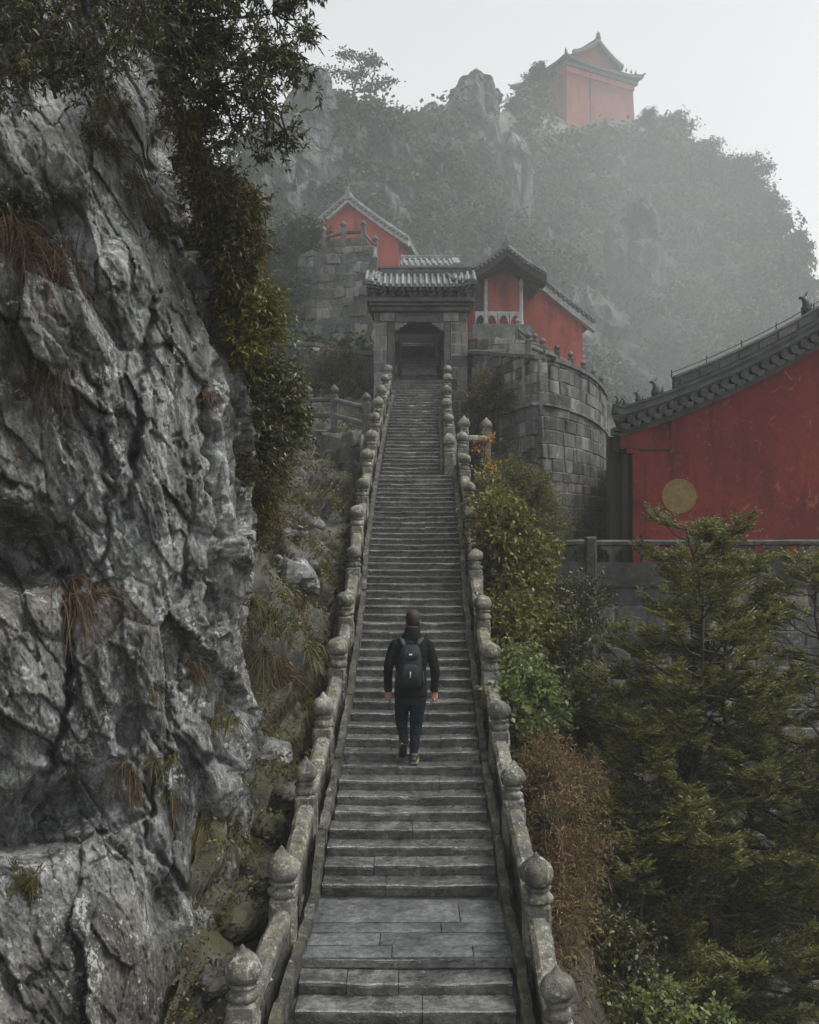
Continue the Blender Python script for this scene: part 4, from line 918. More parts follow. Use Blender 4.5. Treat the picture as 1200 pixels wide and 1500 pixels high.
# ---- retaining wall and pierced parapet in front of the hall
rw = thing('retaining_wall', (6.5, 20.0, -8), 'tall dark grey block wall under the red hall, half hidden by the fir', 'wall')
block_wall(rw, [(2.3, 20.9), (3.2, 20.0), (12.5, 19.6)], -7.0, -1.02, .40, .72, ['block', 'rubble', 'block', 'block', 'paleblock'], batter=.05, seed=31, proud=.03, depth=.4)
par = thing('pierced_parapet', (6.5, 20.0, -1), 'grey stone parapet with cloud-shaped openings along the foot of the red hall', 'parapet')
pyp = lambda x: 20.0-.4*(x-3.2)/9.3-.05
for x0, x1 in ((2.75, 3.42), (3.62, 7.4), (7.4, 12.4)):
    bar([(x0+.0, pyp(x0), -.20), ((x0+x1)/2, pyp((x0+x1)/2), -.205), (x1, pyp(x1), -.20)], OCT(.22, .12), 6).rough(.012, 4).build('coping', MT['parapet'], par)
    bar([(x0+.0, pyp(x0), -.80), ((x0+x1)/2, pyp((x0+x1)/2), -.80), (x1, pyp(x1), -.80)], BOX(.16, .44), 6).rough(.012, 4).build('panel', MT['parapet'], par)
    n = max(1, int((x1-x0)/.56))
    for k in range(n):
        xc = x0+(x1-x0)*(k+.5)/n
        pl = [(-.22, 0), (-.20, -.07), (-.11, -.09), (-.10, -.16), (-.05, -.18), (-.06, -.32), (.06, -.32), (.05, -.18), (.10, -.16), (.11, -.09), (.20, -.07), (.22, 0)]
        G().loft([[(xc+a, pyp(xc)+y, -.255+b) for a, b in pl] for y in (-.06, .06)]).rough(.008, 7).build('cloud_bracket', MT['parapet'], par)
for x in (3.52,):
    G().box((x-.11, pyp(x)-.13, -1.2), (x+.11, pyp(x)+.13, -.08), bev=.03).rough(.012, 5).build('post', MT['parapet'], par)

# ---- tower on the summit
TX, TY, TR = 20.9, 112.0, radians(31)
tw = thing('summit_tower', (TX, TY, 41), 'hazy red tower with double-pitched roof on the mountain top', 'tower')
def TT(V): V = np.asarray(V, float); ca, sa = cos(TR), sin(TR); return np.stack([TX+V[:, 0]*ca-V[:, 1]*sa, TY+V[:, 0]*sa+V[:, 1]*ca, V[:, 2]], 1)
def tp(g, nm, m, sm=False): g.v = [TT(g.V())]; return g.build(nm, m, tw, sm)
hw_, dp = 4.75, 8.2
tp(G().loft([[(-hw_-e, -e, z), (hw_+e, -e, z), (hw_+e, dp+e, z), (-hw_-e, dp+e, z)] for e, z in ((.35, 40), (.0, 49.3))]), 'wall', MT['tower'])
tp(G().box((-hw_-.12, -.12, 49.302), (hw_+.12, dp+.12, 49.9)), 'frieze', MT['redpale'])
tp(G().box((-hw_-.4, -.4, 49.902), (hw_+.4, dp+.4, 50.25)), 'cornice', MT['cornice'])
tp(G().box((-1.6, -.2, 44), (-1.5, -.06, 49.3)), 'drainpipe', MT['wood'])
def skirt(e, z, lift=0):
    n = 6; r = []
    c = [(-hw_-e, -e), (hw_+e, -e), (hw_+e, dp+e), (-hw_-e, dp+e)]
    for k in range(4):
        a, b = np.array(c[k]), np.array(c[(k+1) % 4])
        for t in np.linspace(0, 1, n+1)[:-1]: r.append(tuple(a+(b-a)*t)+(z+lift*abs(2*t-1)**3,))
    return r
tp(G().loft([skirt(.8, 50.25, .4), skirt(.82, 50.41, .45), skirt(.2, 50.85, .2), skirt(-.9, 51.5, 0), skirt(-1.35, 51.95)]), 'skirt_roof', MT['greytile'])
g = G()
for k in range(40):
    t = -hw_-.9+(2*hw_+1.8)*k/39; tt = np.clip(t, -hw_+1.3, hw_-1.3); g.tube([(t, -.8, 50.45+.4*abs(t/5.6)**3), ((t+tt)/2, -.2, 50.9), (tt, .9, 51.55)], .09, 5)
    q = -.9+(dp+1.8)*k/39; qq = np.clip(q, 1.3, dp-1.3); g.tube([(-hw_-.8, q, 50.45+.4*abs((q-dp/2)/6)**3), (-hw_-.1, (q+qq)/2, 50.9), (-hw_+.9, qq, 51.55)], .09, 5)
tp(g, 'roof_tiles', MT['greytile'])['kind'] = 'stuff'
tz = lambda x: 51.7+2.05*(.55*(1-abs(x)/3.5)+.45*(1-abs(x)/3.5)**2)
xs = np.linspace(-3.1, 3.1, 21)
tp(G().loft([[(x, y, z) for x, z in [(-3.1, 51.6), (3.1, 51.6)]+[(x, tz(x)-.1) for x in xs[::-1]]] for y in (.9, dp-.9)]), 'gable', MT['tower'])
for sd in (-1, 1):
    q = np.linspace(0, 3.6, 10)*sd
    tp(G().loft([[(x, y, tz(x)+.1) for x in q]+[(x, y, tz(x)-.12) for x in q[::-1]] for y in ((.3, dp-.3) if sd < 0 else (dp-.3, .3))]), 'roof_slope', MT['greytile'])
    tp(G().loft([[(x, .2, tz(x)+.1), (x, .5, tz(x)+.1), (x, .5, tz(x)+.42), (x, .2, tz(x)+.42)] for x in q]), 'verge_ridge', MT['greytile'])
tp(G().box((-.2, .2, 53.65), (.2, dp-.2, 54.2)), 'ridge', MT['greytile'])
tp(G().lathe((0, .4, 54.15), [(.28, 0), (.33, .15), (.2, .3), (.24, .5), (.08, .8)], 8), 'ridge_finial', MT['greytile'])
for x, y in ((-hw_-.75, -.75), (hw_+.75, -.75), (hw_+.75, dp+.75), (-hw_-.75, dp+.75)):
    sx, sy = (-1 if x < 0 else 1), (-1 if y < 3 else 1)
    tp(G().tube([(x-sx*2.2, y-sy*2.2, 51.9), (x-sx*1.1, y-sy*1.1, 51.15), (x, y, 50.95), (x+sx*.25, y+sy*.25, 51.2)], [.16, .16, .15, .06], 6), 'hip_ridge', MT['greytile'])
for x in (3.2, 3.9, 4.6): beast(tw, *TT([(x, -.6, 50.9)])[0], 1.2, MT['greytile'], TR)
fr = [tuple(at(px, py, 108)) for px, py in ((728, 168), (742, 160), (757, 160), (772, 166))]
railing('summit_railing', 'tiny pale railing on the ridge left of the summit tower', fr, 1.2, [(1.0, .22), (.5, .2)], 2.0, MT['white'], False, None, .12)
# ------------------------------------------------------------------ plants
def unit(a): return a/(np.linalg.norm(a, axis=-1, keepdims=True)+1e-9)
def leaf_arrays(pos, d, ln, wd, rs, fold=.25, droop=.2):
    n = len(pos); d = unit(d); s = unit(np.cross(d, rs.normal(size=(n, 3))*.75+np.array([0, -.25, .8]))); up = np.cross(s, d)
    ln = np.broadcast_to(ln, (n,))[:, None]; wd = np.broadcast_to(wd, (n,))[:, None]
    mid = pos+d*ln*.45; tip = pos+d*ln; tip = tip - np.array([0, 0, 1])*ln*droop
    V = np.stack([pos, mid+s*wd/2+up*ln*fold*.3, tip, mid-s*wd/2+up*ln*fold*.3], 1).reshape(-1, 3)
    return V, np.arange(4*n).reshape(-1, 4)
def tube_arrays(paths, radii, n=4):
    """many thin tapered stems: paths (k,m,3), radii (k,m)"""
    Vs, Fs, o = [], [], 0
    for P, r in zip(paths, radii):
        P = np.asarray(P, float); m = len(P); t = unit(np.gradient(P, axis=0)); a = unit(np.cross(t, np.array([.31, .17, .93]))); b = np.cross(a, t)
        th = np.arange(n)*2*pi/n; V = P[:, None]+np.asarray(r)[:, None, None]*(np.cos(th)[None, :, None]*a[:, None]+np.sin(th)[None, :, None]*b[:, None])
        Vs.append(V.reshape(-1, 3)); i = np.arange(m*n).reshape(m, n); j = np.roll(i, -1, 1)
        Fs.append(np.stack([i[:-1], j[:-1], j[1:], i[1:]], -1).reshape(-1, 4)+o); o += m*n
    return np.concatenate(Vs), np.concatenate(Fs)
def curve(a, b, sag, rs, m=5, wob=.04):
    a, b = np.asarray(a, float), np.asarray(b, float); t = np.linspace(0, 1, m)[:, None]; L = np.linalg.norm(b-a)
    p = a+(b-a)*t; p[:, 2] += sag*L*np.sin(np.pi*t[:, 0]); p[1:-1] += rs.normal(size=(m-2, 3))*wob*L; return p
def bush(name, label, cat, root, blobs, n_cl, tw_per, lv_per, tw_len, lf, mat, seed, stem='twig', rad=.018, up=.35, group=None, kind=None, stems=True, parts=('foliage', 'stem'), trunk=None, clump=.16, out=1.0, ori=None):
    """blobs: list of (centre, (rx, ry, rz)); clumps of twigs near each blob's shell, twigs carry leaves"""
    rs = np.random.RandomState(seed); vol = np.array([r[0]*r[1]*r[2] for c, r in blobs])**.67; vol /= vol.sum()
    C, O = [], []
    for (c, r), f in zip(blobs, vol):
        k = max(3, int(n_cl*f)); d = unit(rs.normal(size=(k, 3))); q = rs.uniform(.35, 1.05, k)[:, None]**.6
        C.append(np.array(c)+d*q*np.array(r)); O.append(unit(d*np.array([1, 1, 1])+np.array([0, 0, up])))
    C = np.concatenate(C); O = np.concatenate(O); K = len(C)
    tb = np.repeat(C, tw_per, 0)+rs.normal(size=(K*tw_per, 3))*clump*rs.uniform(.4, 1.3, (K, 1)).repeat(tw_per, 0)
    td = unit(np.repeat(O, tw_per, 0)*out+rs.normal(size=tb.shape)*.6 + (0 if ori is None else np.array(ori)))
    tl = tw_len*rs.uniform(.5, 1.3, len(tb))[:, None]; te = tb+td*tl
    t = np.tile(np.linspace(.12, 1, lv_per), len(tb))[:, None]
    lp = np.repeat(tb, lv_per, 0)*(1-t)+np.repeat(te, lv_per, 0)*t
    ld = unit(np.repeat(td, lv_per, 0)*.75+rs.normal(size=lp.shape)*.75)
    V, F = leaf_arrays(lp, ld, lf[0]*rs.uniform(.55, 1.25, len(lp)), lf[1]*rs.uniform(.7, 1.2, len(lp)), rs)
    if kind == 'stuff': return tag(obj(name, V, F, MT[mat]), label, cat, group, kind)
    rt = thing(name, root, label, cat, group); obj(parts[0], V, F, MT[mat], rt)
    paths, rad_ = [], []
    root = np.array(root, float)
    if trunk is None:
        ns = max(3, K//9); hubs = []
        for i in range(ns):
            c = C[rs.randint(K)]; hub = root+(c-root)*rs.uniform(.5, .8); hubs.append(hub); paths.append(curve(root+rs.normal(size=3)*.05, hub, .06, rs)); rad_.append(np.linspace(rad, rad*.55, 5))
        hubs = np.array(hubs)
    else:
        hubs = np.concatenate([np.asarray(tp) for tp, _ in trunk]); hubs = hubs[len(hubs)//4:] if len(trunk) == 1 else hubs
        for tp, tr in trunk: paths.append(np.asarray(tp, float)); rad_.append(np.asarray(tr, float))
    for c in C:
        h = hubs[np.argmin(((hubs-c)**2).sum(1)+rs.uniform(0, .02, len(hubs)))]; paths.append(curve(h, c, .05, rs)); rad_.append(np.linspace(rad*.5, rad*.16, 5))
    sub = rs.choice(len(tb), min(len(tb), 1400), False)
    for i in sub: paths.append(np.stack([C[i//tw_per], tb[i], te[i]])); rad_.append(np.array([rad*.16, rad*.12, rad*.06]))
    V, F = tube_arrays([p for p in paths if len(p) == 5]+[p for p in paths if len(p) != 5], [r for p, r in zip(paths, rad_) if len(p) == 5]+[r for p, r in zip(paths, rad_) if len(p) != 5])
    obj(parts[1], V, F, MT[stem], rt); return rt
def blades(P, Dv, L, wd, rs, droop=.6, seg=4):
    n = len(P); Dv = unit(Dv); s = unit(np.cross(Dv, rs.normal(size=(n, 3)))); V = []
    L = np.broadcast_to(L, (n,))
    for k in range(seg+1):
        t = k/seg; c = P+Dv*(L*t)[:, None]-np.array([0, 0, 1])*(droop*L*t*t)[:, None]+s*(.12*L*np.sin(t*3))[:, None]*0
        w = wd*(1-t)**.7*.5+.0006; V += [c-s*w, c+s*w]
    V = np.stack(V, 1).reshape(-1, 3); m = 2*(seg+1); F = []
    b = np.arange(n)[:, None]*m
    for k in range(seg): F.append(np.concatenate([b+2*k, b+2*k+1, b+2*k+3, b+2*k+2], 1))
    return V, np.concatenate(F)
def tuft(c, nrm, n, L, seed, mat, label, cat='grass tuft', name='grass_tuft', spread=.12, droop=.9, wd=.007, group=None):
    rs = np.random.RandomState(seed); k_ = max(2, n//60); hub = rs.normal(size=(k_, 3))*spread*np.array([1.1, .5, .75]); ix = rs.randint(0, k_, n); P = np.array(c)+hub[ix]+rs.normal(size=(n, 3))*spread*.22; D = np.array(nrm)+rs.normal(size=(k_, 3))[ix]*.6+rs.normal(size=(n, 3))*.5; L = L*rs.uniform(.55, 1.15, k_)[ix]
    V, F = blades(P, D, L*rs.uniform(.25, 1.3, n), wd, rs, droop); V[:, :] += .01*np.stack([perlin(V*5), perlin(V*5+4), perlin(V*5+8)], 1)*2
    return tag(obj(name, V, F, MT[mat]), label, cat, group)

# ---- tufts on the cliff: px, py, blades, length, material, label
GT = [(40, 372, 700, .62, 'drygrass', 'largest rust-brown grass tuft drooping from the cliff at the left edge', .20), (52, 545, 260, .5, 'drygrass', 'brown grass hanging in a narrow strand below the large rust-brown tuft', .08),
      (168, 160, 240, .5, 'drygrass', 'thin brown grass hanging under the dark foliage high on the cliff', .06), (182, 245, 300, .42, 'grass', 'green moss-like grass hanging between two rock ribs high on the cliff', .09),
      (105, 868, 420, .60, 'drygrass', 'orange-brown grass tuft hanging over the long vertical crack', .07), (278, 965, 220, .30, 'drygrass', 'small tan grass tuft on the middle of the pale rock', .07),
      (318, 1055, 260, .36, 'grass', 'yellow-green grass tuft near the right edge of the cliff', .07), (190, 1118, 120, .26, 'drygrass', 'little dry tuft on the ledge beside a dark hole', .08), (238, 1108, 120, .24, 'grass', 'little green-tipped tuft right of the ledge hole', .07),
      (292, 1215, 260, .44, 'grass', 'yellow-green grass streaming down a cleft low on the cliff', .08), (338, 1215, 300, .46, 'grass', 'deep green grass hanging by the foot of the cliff', .09), (268, 1420, 160, .34, 'drygrass', 'short ochre tuft at the bottom of the cliff', .05),
      (22, 1290, 520, .14, 'grass', 'round dark moss cushion at the lower left edge', .10), (262, 1165, 90, .3, 'drygrass', 'wispy rust strand above the low cleft', .04), (295, 570, 130, .3, 'drygrass', 'brown grass wisp in the upper right rib of the cliff', .06),
      (25, 690, 90, .22, 'drygrass', 'sparse brown wisp above the big overhang', .07), (228, 1000, 90, .18, 'grass', 'tiny green sprout on the pale rock face', .05)]
for i, (px, py, n, L, m, lb, sp) in enumerate(GT):
    c = on_cliff(px, py); c[1] -= .02; tuft(c, (.1, -.55, .15), int(n*1.5), L*.8, 100+i, m, lb, spread=sp*1.1, wd=.0055)

# ---- dark foliage over the cliff top, overhanging tree, shrubs down the edge
def cl(px, py, dy=-.1): p = on_cliff(px, py); return np.array([p[0], p[1]+dy, p[2]])
E1 = [at(px, py, Y) for px, py, Y in ((60, 40, 7.2), (140, 95, 7.3), (100, -40, 7.4), (200, 20, 7.9), (20, 110, 6.9))]
bush('cliff_shrub', 'dark evergreen shrub spreading over the very top of the cliff', 'shrub', at(90, 120, 7.8), [(E1[0], (.34, .3, .18)), (E1[1], (.26, .25, .22)), (E1[2], (.5, .35, .2)), (E1[3], (.25, .3, .2)), (E1[4], (.13, .2, .15))], 95, 10, 10, .14, (.055, .017), 'gum', 31, clump=.09, ori=(0, -.2, -.3))
T0 = at(215, 60, 9.3)
tr_pts = [at(300, 20, 9.2), at(350, 80, 9.1), at(330, 165, 9.2), at(390, 215, 9.2), at(420, 60, 9.2), at(280, 100, 9.0), at(400, -40, 9.4), at(320, -70, 9.3), at(240, 10, 8.8), at(370, 150, 9.0)]
trunks = []
rs = np.random.RandomState(5)
for q in [at(330, 60, 9.2), at(420, 195, 9.15), at(400, 20, 9.3), at(300, 150, 9.05), at(330, -60, 9.3), at(260, 30, 8.9), at(385, 115, 9.2), at(345, 190, 9.1)]:
    trunks.append((curve(T0, q, .06, rs, 5, .05), np.linspace(.035, .008, 5)))
bush('overhanging_tree', 'leafy tree reaching out from the cliff top against the pale sky', 'tree', T0,
     [(tr_pts[0], (.42, .35, .34)), (tr_pts[1], (.42, .3, .22)), (tr_pts[2], (.18, .25, .16)), (tr_pts[3], (.22, .2, .08)), (tr_pts[4], (.26, .25, .30)), (tr_pts[5], (.30, .3, .24)), (tr_pts[6], (.40, .3, .30)), (tr_pts[7], (.5, .4, .3)), (tr_pts[8], (.3, .3, .3)), (tr_pts[9], (.28, .25, .2))],
     185, 9, 12, .13, (.072, .021), 'gum', 33, stem='bark', rad=.022, trunk=trunks, clump=.075, up=.2, parts=('crown', 'trunk'))
for i, (pts, nC, mt_, lb, lf_) in enumerate((
    ([(285, 215, 9.3, .14), (305, 275, 9.4, .15), (325, 290, 9.6, .14), (270, 165, 9.1, .13)], 90, 'olive', 'brownish green shrub hanging on the cliff shoulder under the tree', (.045, .013)),
    ([(328, 330, 9.7, .17), (350, 310, 9.9, .15), (335, 385, 9.7, .14), (358, 360, 9.9, .14)], 110, 'olive', 'olive shrub with a few yellow leaves on the upper right edge of the cliff', (.045, .015)),
    ([(350, 430, 9.9, .17), (366, 475, 10.1, .20), (350, 505, 9.9, .14), (372, 435, 10.2, .13)], 120, 'green', 'yellow-green shrub halfway down the right edge of the cliff', (.045, .015)),
    ([(378, 565, 10.6, .24), (398, 595, 10.8, .26), (375, 640, 10.4, .22), (408, 565, 11.0, .17), (412, 630, 11.0, .16)], 190, 'gum', 'dense dark evergreen bush bulging beside the side railing', (.05, .016)),
    ([(366, 695, 10.3, .14), (374, 735, 10.5, .15), (388, 700, 10.8, .16), (368, 775, 10.3, .11)], 110, 'grass', 'mossy yellow-green cushion plant below the dark evergreen bush', (.05, .010)))):
    bl = [(at(px, py, Y), (r, r*.9, r*1.15)) for px, py, Y, r in pts]; bush('cliff_shrub', lb, 'shrub', at(pts[0][0]-25, pts[0][1]+30, pts[0][2]+.4), bl, int(nC*1.2), 9, 9, .13, (lf_[0]*1.35, lf_[1]*1.4), mt_, 40+i, clump=.08, ori=(.3, -.1, -.1))

for i, (px, py, r, mt_, lb) in enumerate(((150, 215, .13, 'olive', 'small brown-green shrub clinging below the dark evergreen on the cliff'), (222, 330, .10, 'olive', 'tiny shrub tucked in a groove of the upper cliff'), (18, 320, .15, 'gum', 'dark shrub at the left edge just above the largest grass tuft'))):
    c = cl(px, py, -.03); bush('cliff_shrub', lb, 'shrub', c+np.array([0, .1, .05]), [(c, (r, r*.7, r*1.3))], 26, 8, 9, .11, (.042, .015), mt_, 140+i, clump=.06, ori=(0, -.3, -.4))
# ---- left bank: grass, ferns, rocks
def on_hill(px, py):
    d = HLP.reshape(-1, 3); sx = 600+1500*d[:, 0]/d[:, 1]; sy = 780-1500*d[:, 2]/d[:, 1]; i = np.argmin((sx-px)**2+(sy-py)**2); return d[i].copy()
BK = [(395, 800, 420, .6, 'drygrass', 'broad russet fern-like tuft on the bank above the boulder', .2), (430, 745, 350, .5, 'grass', 'green-brown grass mat on the upper bank', .25), (480, 760, 300, .45, 'olive', 'dark low greenery close to the balustrade on the upper bank', .2),
      (375, 930, 420, .55, 'grass', 'long yellowish grass hanging behind the cliff edge', .2), (430, 900, 420, .5, 'drygrass', 'matted brown grass just under the boulder', .22), (400, 985, 420, .55, 'drygrass', 'brown-green grass tuft midway down the dark bank', .2), (350, 1000, 300, .5, 'grass', 'olive grass fringe spilling past the cliff edge', .12),
      (450, 960, 320, .4, 'olive', 'low olive weeds beside the balustrade midway', .2), (440, 1035, 300, .4, 'green', 'yellow-leaved weeds beside the third pointed post', .15), (470, 850, 320, .45, 'grass', 'grass patch between boulder and balustrade', .2), (420, 680, 300, .45, 'olive', 'mossy clump at the foot of the dark evergreen bush', .2)]
for i, (px, py, n, L, m, lb, sp) in enumerate(BK):
    c = on_hill(px, py); c[2] += .03; tuft(c, (.35, -.5, .9), n, L, 200+i, m, lb, 'grass', 'grass_clump', spread=sp, droop=1.0, wd=.010)
rs = np.random.RandomState(77); d = HLP.reshape(-1, 3); sx = 600+1500*d[:, 0]/d[:, 1]; sy = 780-1500*d[:, 2]/d[:, 1]
ok = np.where((sx > 345) & (sx < 525) & (sy > 640) & (sy < 1130) & (fbm(d*1.1+3, 3) > -.15))[0]; pk = rs.choice(ok, 9000)
V1, F1 = blades(d[pk]+rs.normal(size=(9000, 3))*.03, np.array([.25, -.4, .8])+rs.normal(size=(9000, 3))*.5, rs.uniform(.08, .3, 9000), .009, rs, 1.0, 3)
tag(obj('bank_grass', V1, F1, MT['grass']), None, None, None, 'stuff')
def boulder(px, py, s, seed, label, mt='rock2'):
    c = on_hill(px, py); n = 26; th = np.linspace(0, 2*pi, n+1)[:-1]; ph = np.linspace(-pi/2+.05, pi/2-.05, 18)
    g = G().loft([[(c[0]+s[0]*cos(p)*cos(t), c[1]+s[1]*cos(p)*sin(t), c[2]+s[2]*sin(p)) for t in th] for p in ph]); Vv = g.V(); h, e = facets(Vv*2.6+seed); h2, e2 = facets(Vv*8+seed)
    dv = unit(Vv-c); Vv += dv*(min(s)*.5*h+.04*h2)[:, None]; return tag(obj('boulder', Vv, g.f, MT[mt]), label, 'boulder')
MT['rock2'] = stone('pale_boulder', (.03, .03, .028), (.11, .114, .11), (.25, .255, .247), 1.6, (.5, .85), .025, lichen=(.42, .43, .41), lich_t=.6, vary=.15, moss=(.05, .05, .014), moss_t=.64)
boulder(428, 850, (.33, .35, .38), 2.0, 'pale grey fractured boulder on the bank beside the balustrade')
boulder(418, 782, (.28, .25, .16), 5.0, 'flatter grey rock just above the pale boulder')
boulder(460, 770, (.2, .25, .13), 8.0, 'small rock slab near the balustrade on the upper bank')
for px, py, s_, sd, lb in ((392, 1215, .26, 12, 'dark wet boulder squeezed between cliff and the second pointed post'), (375, 1290, .30, 13, 'dark wet boulder at the foot of the cliff beside the third post from the bottom'), (352, 1345, .26, 15, 'dark rock just behind the lowest pointed post'), (420, 1165, .2, 17, 'small dark rock under the weeds on the lower bank')):
    boulder(px, py, (s_*.75, s_*.9, s_*.6), sd, lb, 'bank')
boulder(322, 1440, (.2, .22, .2), 19, 'dark rock at the bottom edge between cliff and lowest post', 'bank')
boulder(395, 1110, (.3, .3, .2), 11.0, 'dark wet rock on the lower bank behind the pointed posts')

# ---- right side: bushes along the balustrade, brown brush, fir, weeds
bush('bush', 'tall yellow-green bush with golden leaves against the right balustrade', 'bush', at(740, 1080, 15.2), [(at(740, 775, 16.2), (.36, .45, .38)), (at(752, 850, 16), (.42, .5, .5)), (at(742, 925, 15), (.32, .45, .45)), (at(778, 815, 16.8), (.24, .4, .22)), (at(775, 930, 15.6), (.36, .45, .45)), (at(716, 720, 17.6), (.14, .2, .3)), (at(722, 800, 16), (.16, .25, .3))], 330, 9, 9, .22, (.085, .044), 'green', 51, clump=.13)
bush('bush', 'lower fresh green bush with larger leaves beside the fourth right post', 'bush', at(755, 1130, 12.6), [(at(765, 1010, 12.8), (.32, .4, .26)), (at(750, 1060, 12.4), (.26, .3, .3)), (at(785, 1045, 12.6), (.26, .3, .2)), (at(755, 975, 13.2), (.2, .3, .2))], 120, 6, 8, .2, (.09, .045), 'bright', 52, clump=.1)
bush('bush', 'shadowy dark green bush filling the gap between the golden bush and the wall', 'bush', at(830, 1150, 15.5), [(at(820, 960, 16), (.5, .6, .7)), (at(850, 1060, 15), (.5, .5, .6)), (at(800, 1040, 14.6), (.4, .4, .5)), (at(850, 890, 17), (.35, .5, .4))], 300, 8, 9, .2, (.075, .034), 'gum', 53, clump=.14)
bush('conifer_shrub', 'small dark conifer at the foot of the bastion', 'shrub', at(780, 800, 20.5), [(at(770, 715, 20.6), (.5, .45, .30)), (at(795, 745, 20.6), (.36, .4, .24)), (at(745, 695, 21), (.3, .35, .28)), (at(815, 770, 20.2), (.2, .25, .12))], 170, 8, 12, .24, (.07, .012), 'fir', 54, clump=.13)
bush('weed', 'thin stalk with orange-yellow leaves beside the round-headed post', 'plant', at(703, 720, 19.0), [(at(712, 640, 19.0), (.14, .14, .07)), (at(705, 660, 19), (.08, .08, .12)), (at(720, 690, 19), (.12, .1, .2))], 16, 4, 6, .1, (.055, .03), 'autumn', 55, clump=.04)
MB_S = .85; MB = [(808, 1135, 11.3, .22), (850, 1150, 11.6, .24), (825, 1185, 10.9, .17), (842, 1270, 10.0, .2), (858, 1250, 10.3, .15), (822, 1310, 9.6, .15), (848, 1345, 9.3, .10), (800, 1100, 11.8, .15), (832, 1390, 9.1, .09)]
bush('dead_brush', 'rust-brown dead brush heaped along the outside of the right balustrade', 'brush', at(825, 1270, 9.9), [(at(a-4, b, Y), (r*MB_S, r*MB_S, r*MB_S)) for a, b, Y, r in MB], 210, 10, 8, .24, (.085, .010), 'brown', 56, stem='dead', rad=.008, clump=.09)
bush('bush', 'dark leafy bush low in the gully between dead brush and the firs', 'bush', at(905, 1560, 10.0), [(at(895, 1400, 10.2), (.28, .3, .3)), (at(880, 1480, 9.6), (.24, .3, .2)), (at(925, 1450, 10.2), (.25, .3, .3))], 110, 8, 9, .18, (.06, .03), 'gum', 59, clump=.1)
bush('brush', 'olive weeds mixed between the two mounds of dead brush', 'plant', at(800, 1240, 10.3), [(at(805, 1215, 10.4), (.14, .2, .2)), (at(835, 1215, 10.6), (.2, .2, .16)), (at(870, 1200, 11), (.16, .2, .12))], 70, 7, 8, .15, (.045, .013), 'olive', 57, clump=.07)
bush('weed', 'broad-leaved weed with yellow leaves at the bottom right', 'plant', at(975, 1520, 8.6), [(at(975, 1470, 8.6), (.2, .2, .12)), (at(940, 1490, 8.5), (.12, .15, .08)), (at(1040, 1495, 8.6), (.16, .15, .08))], 40, 5, 7, .1, (.06, .032), 'bright', 58, clump=.05)
def fir(name, label, base, H, seed, spread, lean=(0, 0), n_l=60, mat='fir', low=.06, ln=(.068, .017), ex=.6):
    rs = np.random.RandomState(seed); rt = thing(name, base, label, 'tree'); base = np.array(base, float)
    top = base+np.array([lean[0], lean[1], H]); tp = curve(base, top, 0, rs, 9, .02); paths, rads = [tp], [np.linspace(.10*H/7, .010, 9)]
    LP, LD = [], []; T9 = np.linspace(0, 1, 9); T6 = np.linspace(0, 1, 6)
    for i in range(n_l):
        t = low+(1-low)*((i+rs.uniform(0, 1))/n_l); p = np.array([np.interp(t, T9, tp[:, k]) for k in range(3)])
        L = spread*(1-t)**ex*rs.choice([.4, .65, .85, 1.0, 1.2])*rs.uniform(.85, 1.15)+.12; a = rs.uniform(0, 2*pi); d = np.array([cos(a), sin(a), rs.uniform(-.15, .35)+.55*t])
        q = curve(p, p+d*L, -.05, rs, 6, .035); q[-1, 2] += .08*L; paths.append(q); rads.append(np.linspace(.020*L/1.5+.005, .003, 6))
        m = int(9*L)+4
        for k in range(m):
            s = rs.uniform(.28, 1.0)**.8; c = np.array([np.interp(s, T6, q[:, j]) for j in range(3)]); side = rs.choice([-1, 1]); hd = d*np.array([1, 1, .2])
            w = unit(np.array([-d[1], d[0], 0])*side*rs.uniform(.3, 1)+hd*.8+np.array([0, 0, rs.uniform(-.2, .4)])); l2 = (.42*(1-s)+.16)*rs.uniform(.6, 1.2)*min(1, L+.3)
            paths.append(np.stack([c, c+w*l2*.5+np.array([0, 0, -.02*l2]), c+w*l2+np.array([0, 0, .1*l2])])); rads.append(np.array([.006, .004, .0015]))
            nt = int(5+16*l2)
            for z in range(nt):
                u_ = rs.uniform(.15, 1); cc = c+w*l2*u_; sd = unit(np.cross(w, [0, 0, 1.0]))*rs.choice([-1, 1]); v = unit(w*.75+sd*rs.uniform(.1, .9)+np.array([0, 0, rs.uniform(-.15, .5)])); l3 = rs.uniform(.08, .19)*(1.2-.5*u_)
                nl = 10; tt = np.linspace(.05, 1, nl)[:, None]; LP.append(cc+v*l3*tt+np.array([0, 0, .25])*l3*tt**2); f = np.where(np.arange(nl) % 2, -1, 1)[:, None]; s3 = unit(np.cross(v, [0, 0, 1.0])); LD.append(v*.8+s3*f*.75+rs.normal(size=(nl, 3))*.15+np.array([0, 0, .15]))
    LP, LD = np.concatenate(LP), np.concatenate(LD)
    V, F = leaf_arrays(LP, LD, ln[0]*rs.uniform(.6, 1.15, len(LP)), ln[1], rs, .1, .0); obj('crown', V, F, MT[mat], rt)
    A = [(p, r) for p, r in zip(paths, rads)]; A.sort(key=lambda z: len(z[0])); V, F = tube_arrays([p for p, r in A], [r for p, r in A]); obj('trunk', V, F, MT['bark'], rt); print('FIR', len(LP)); return len(LP)
fir('fir_tree', 'large layered fir with a dark trunk, its tip in front of the gold disc', at(1042, 1580, 13.0), 7.0, 61, 2.1, (-.30, .1), 112, low=.14)
fir('fir_tree', 'fir leader rising right of the gold disc, top against the red wall', at(1095, 1590, 14.2), 7.35, 62, 2.0, (-.35, 0), 100, low=.2)
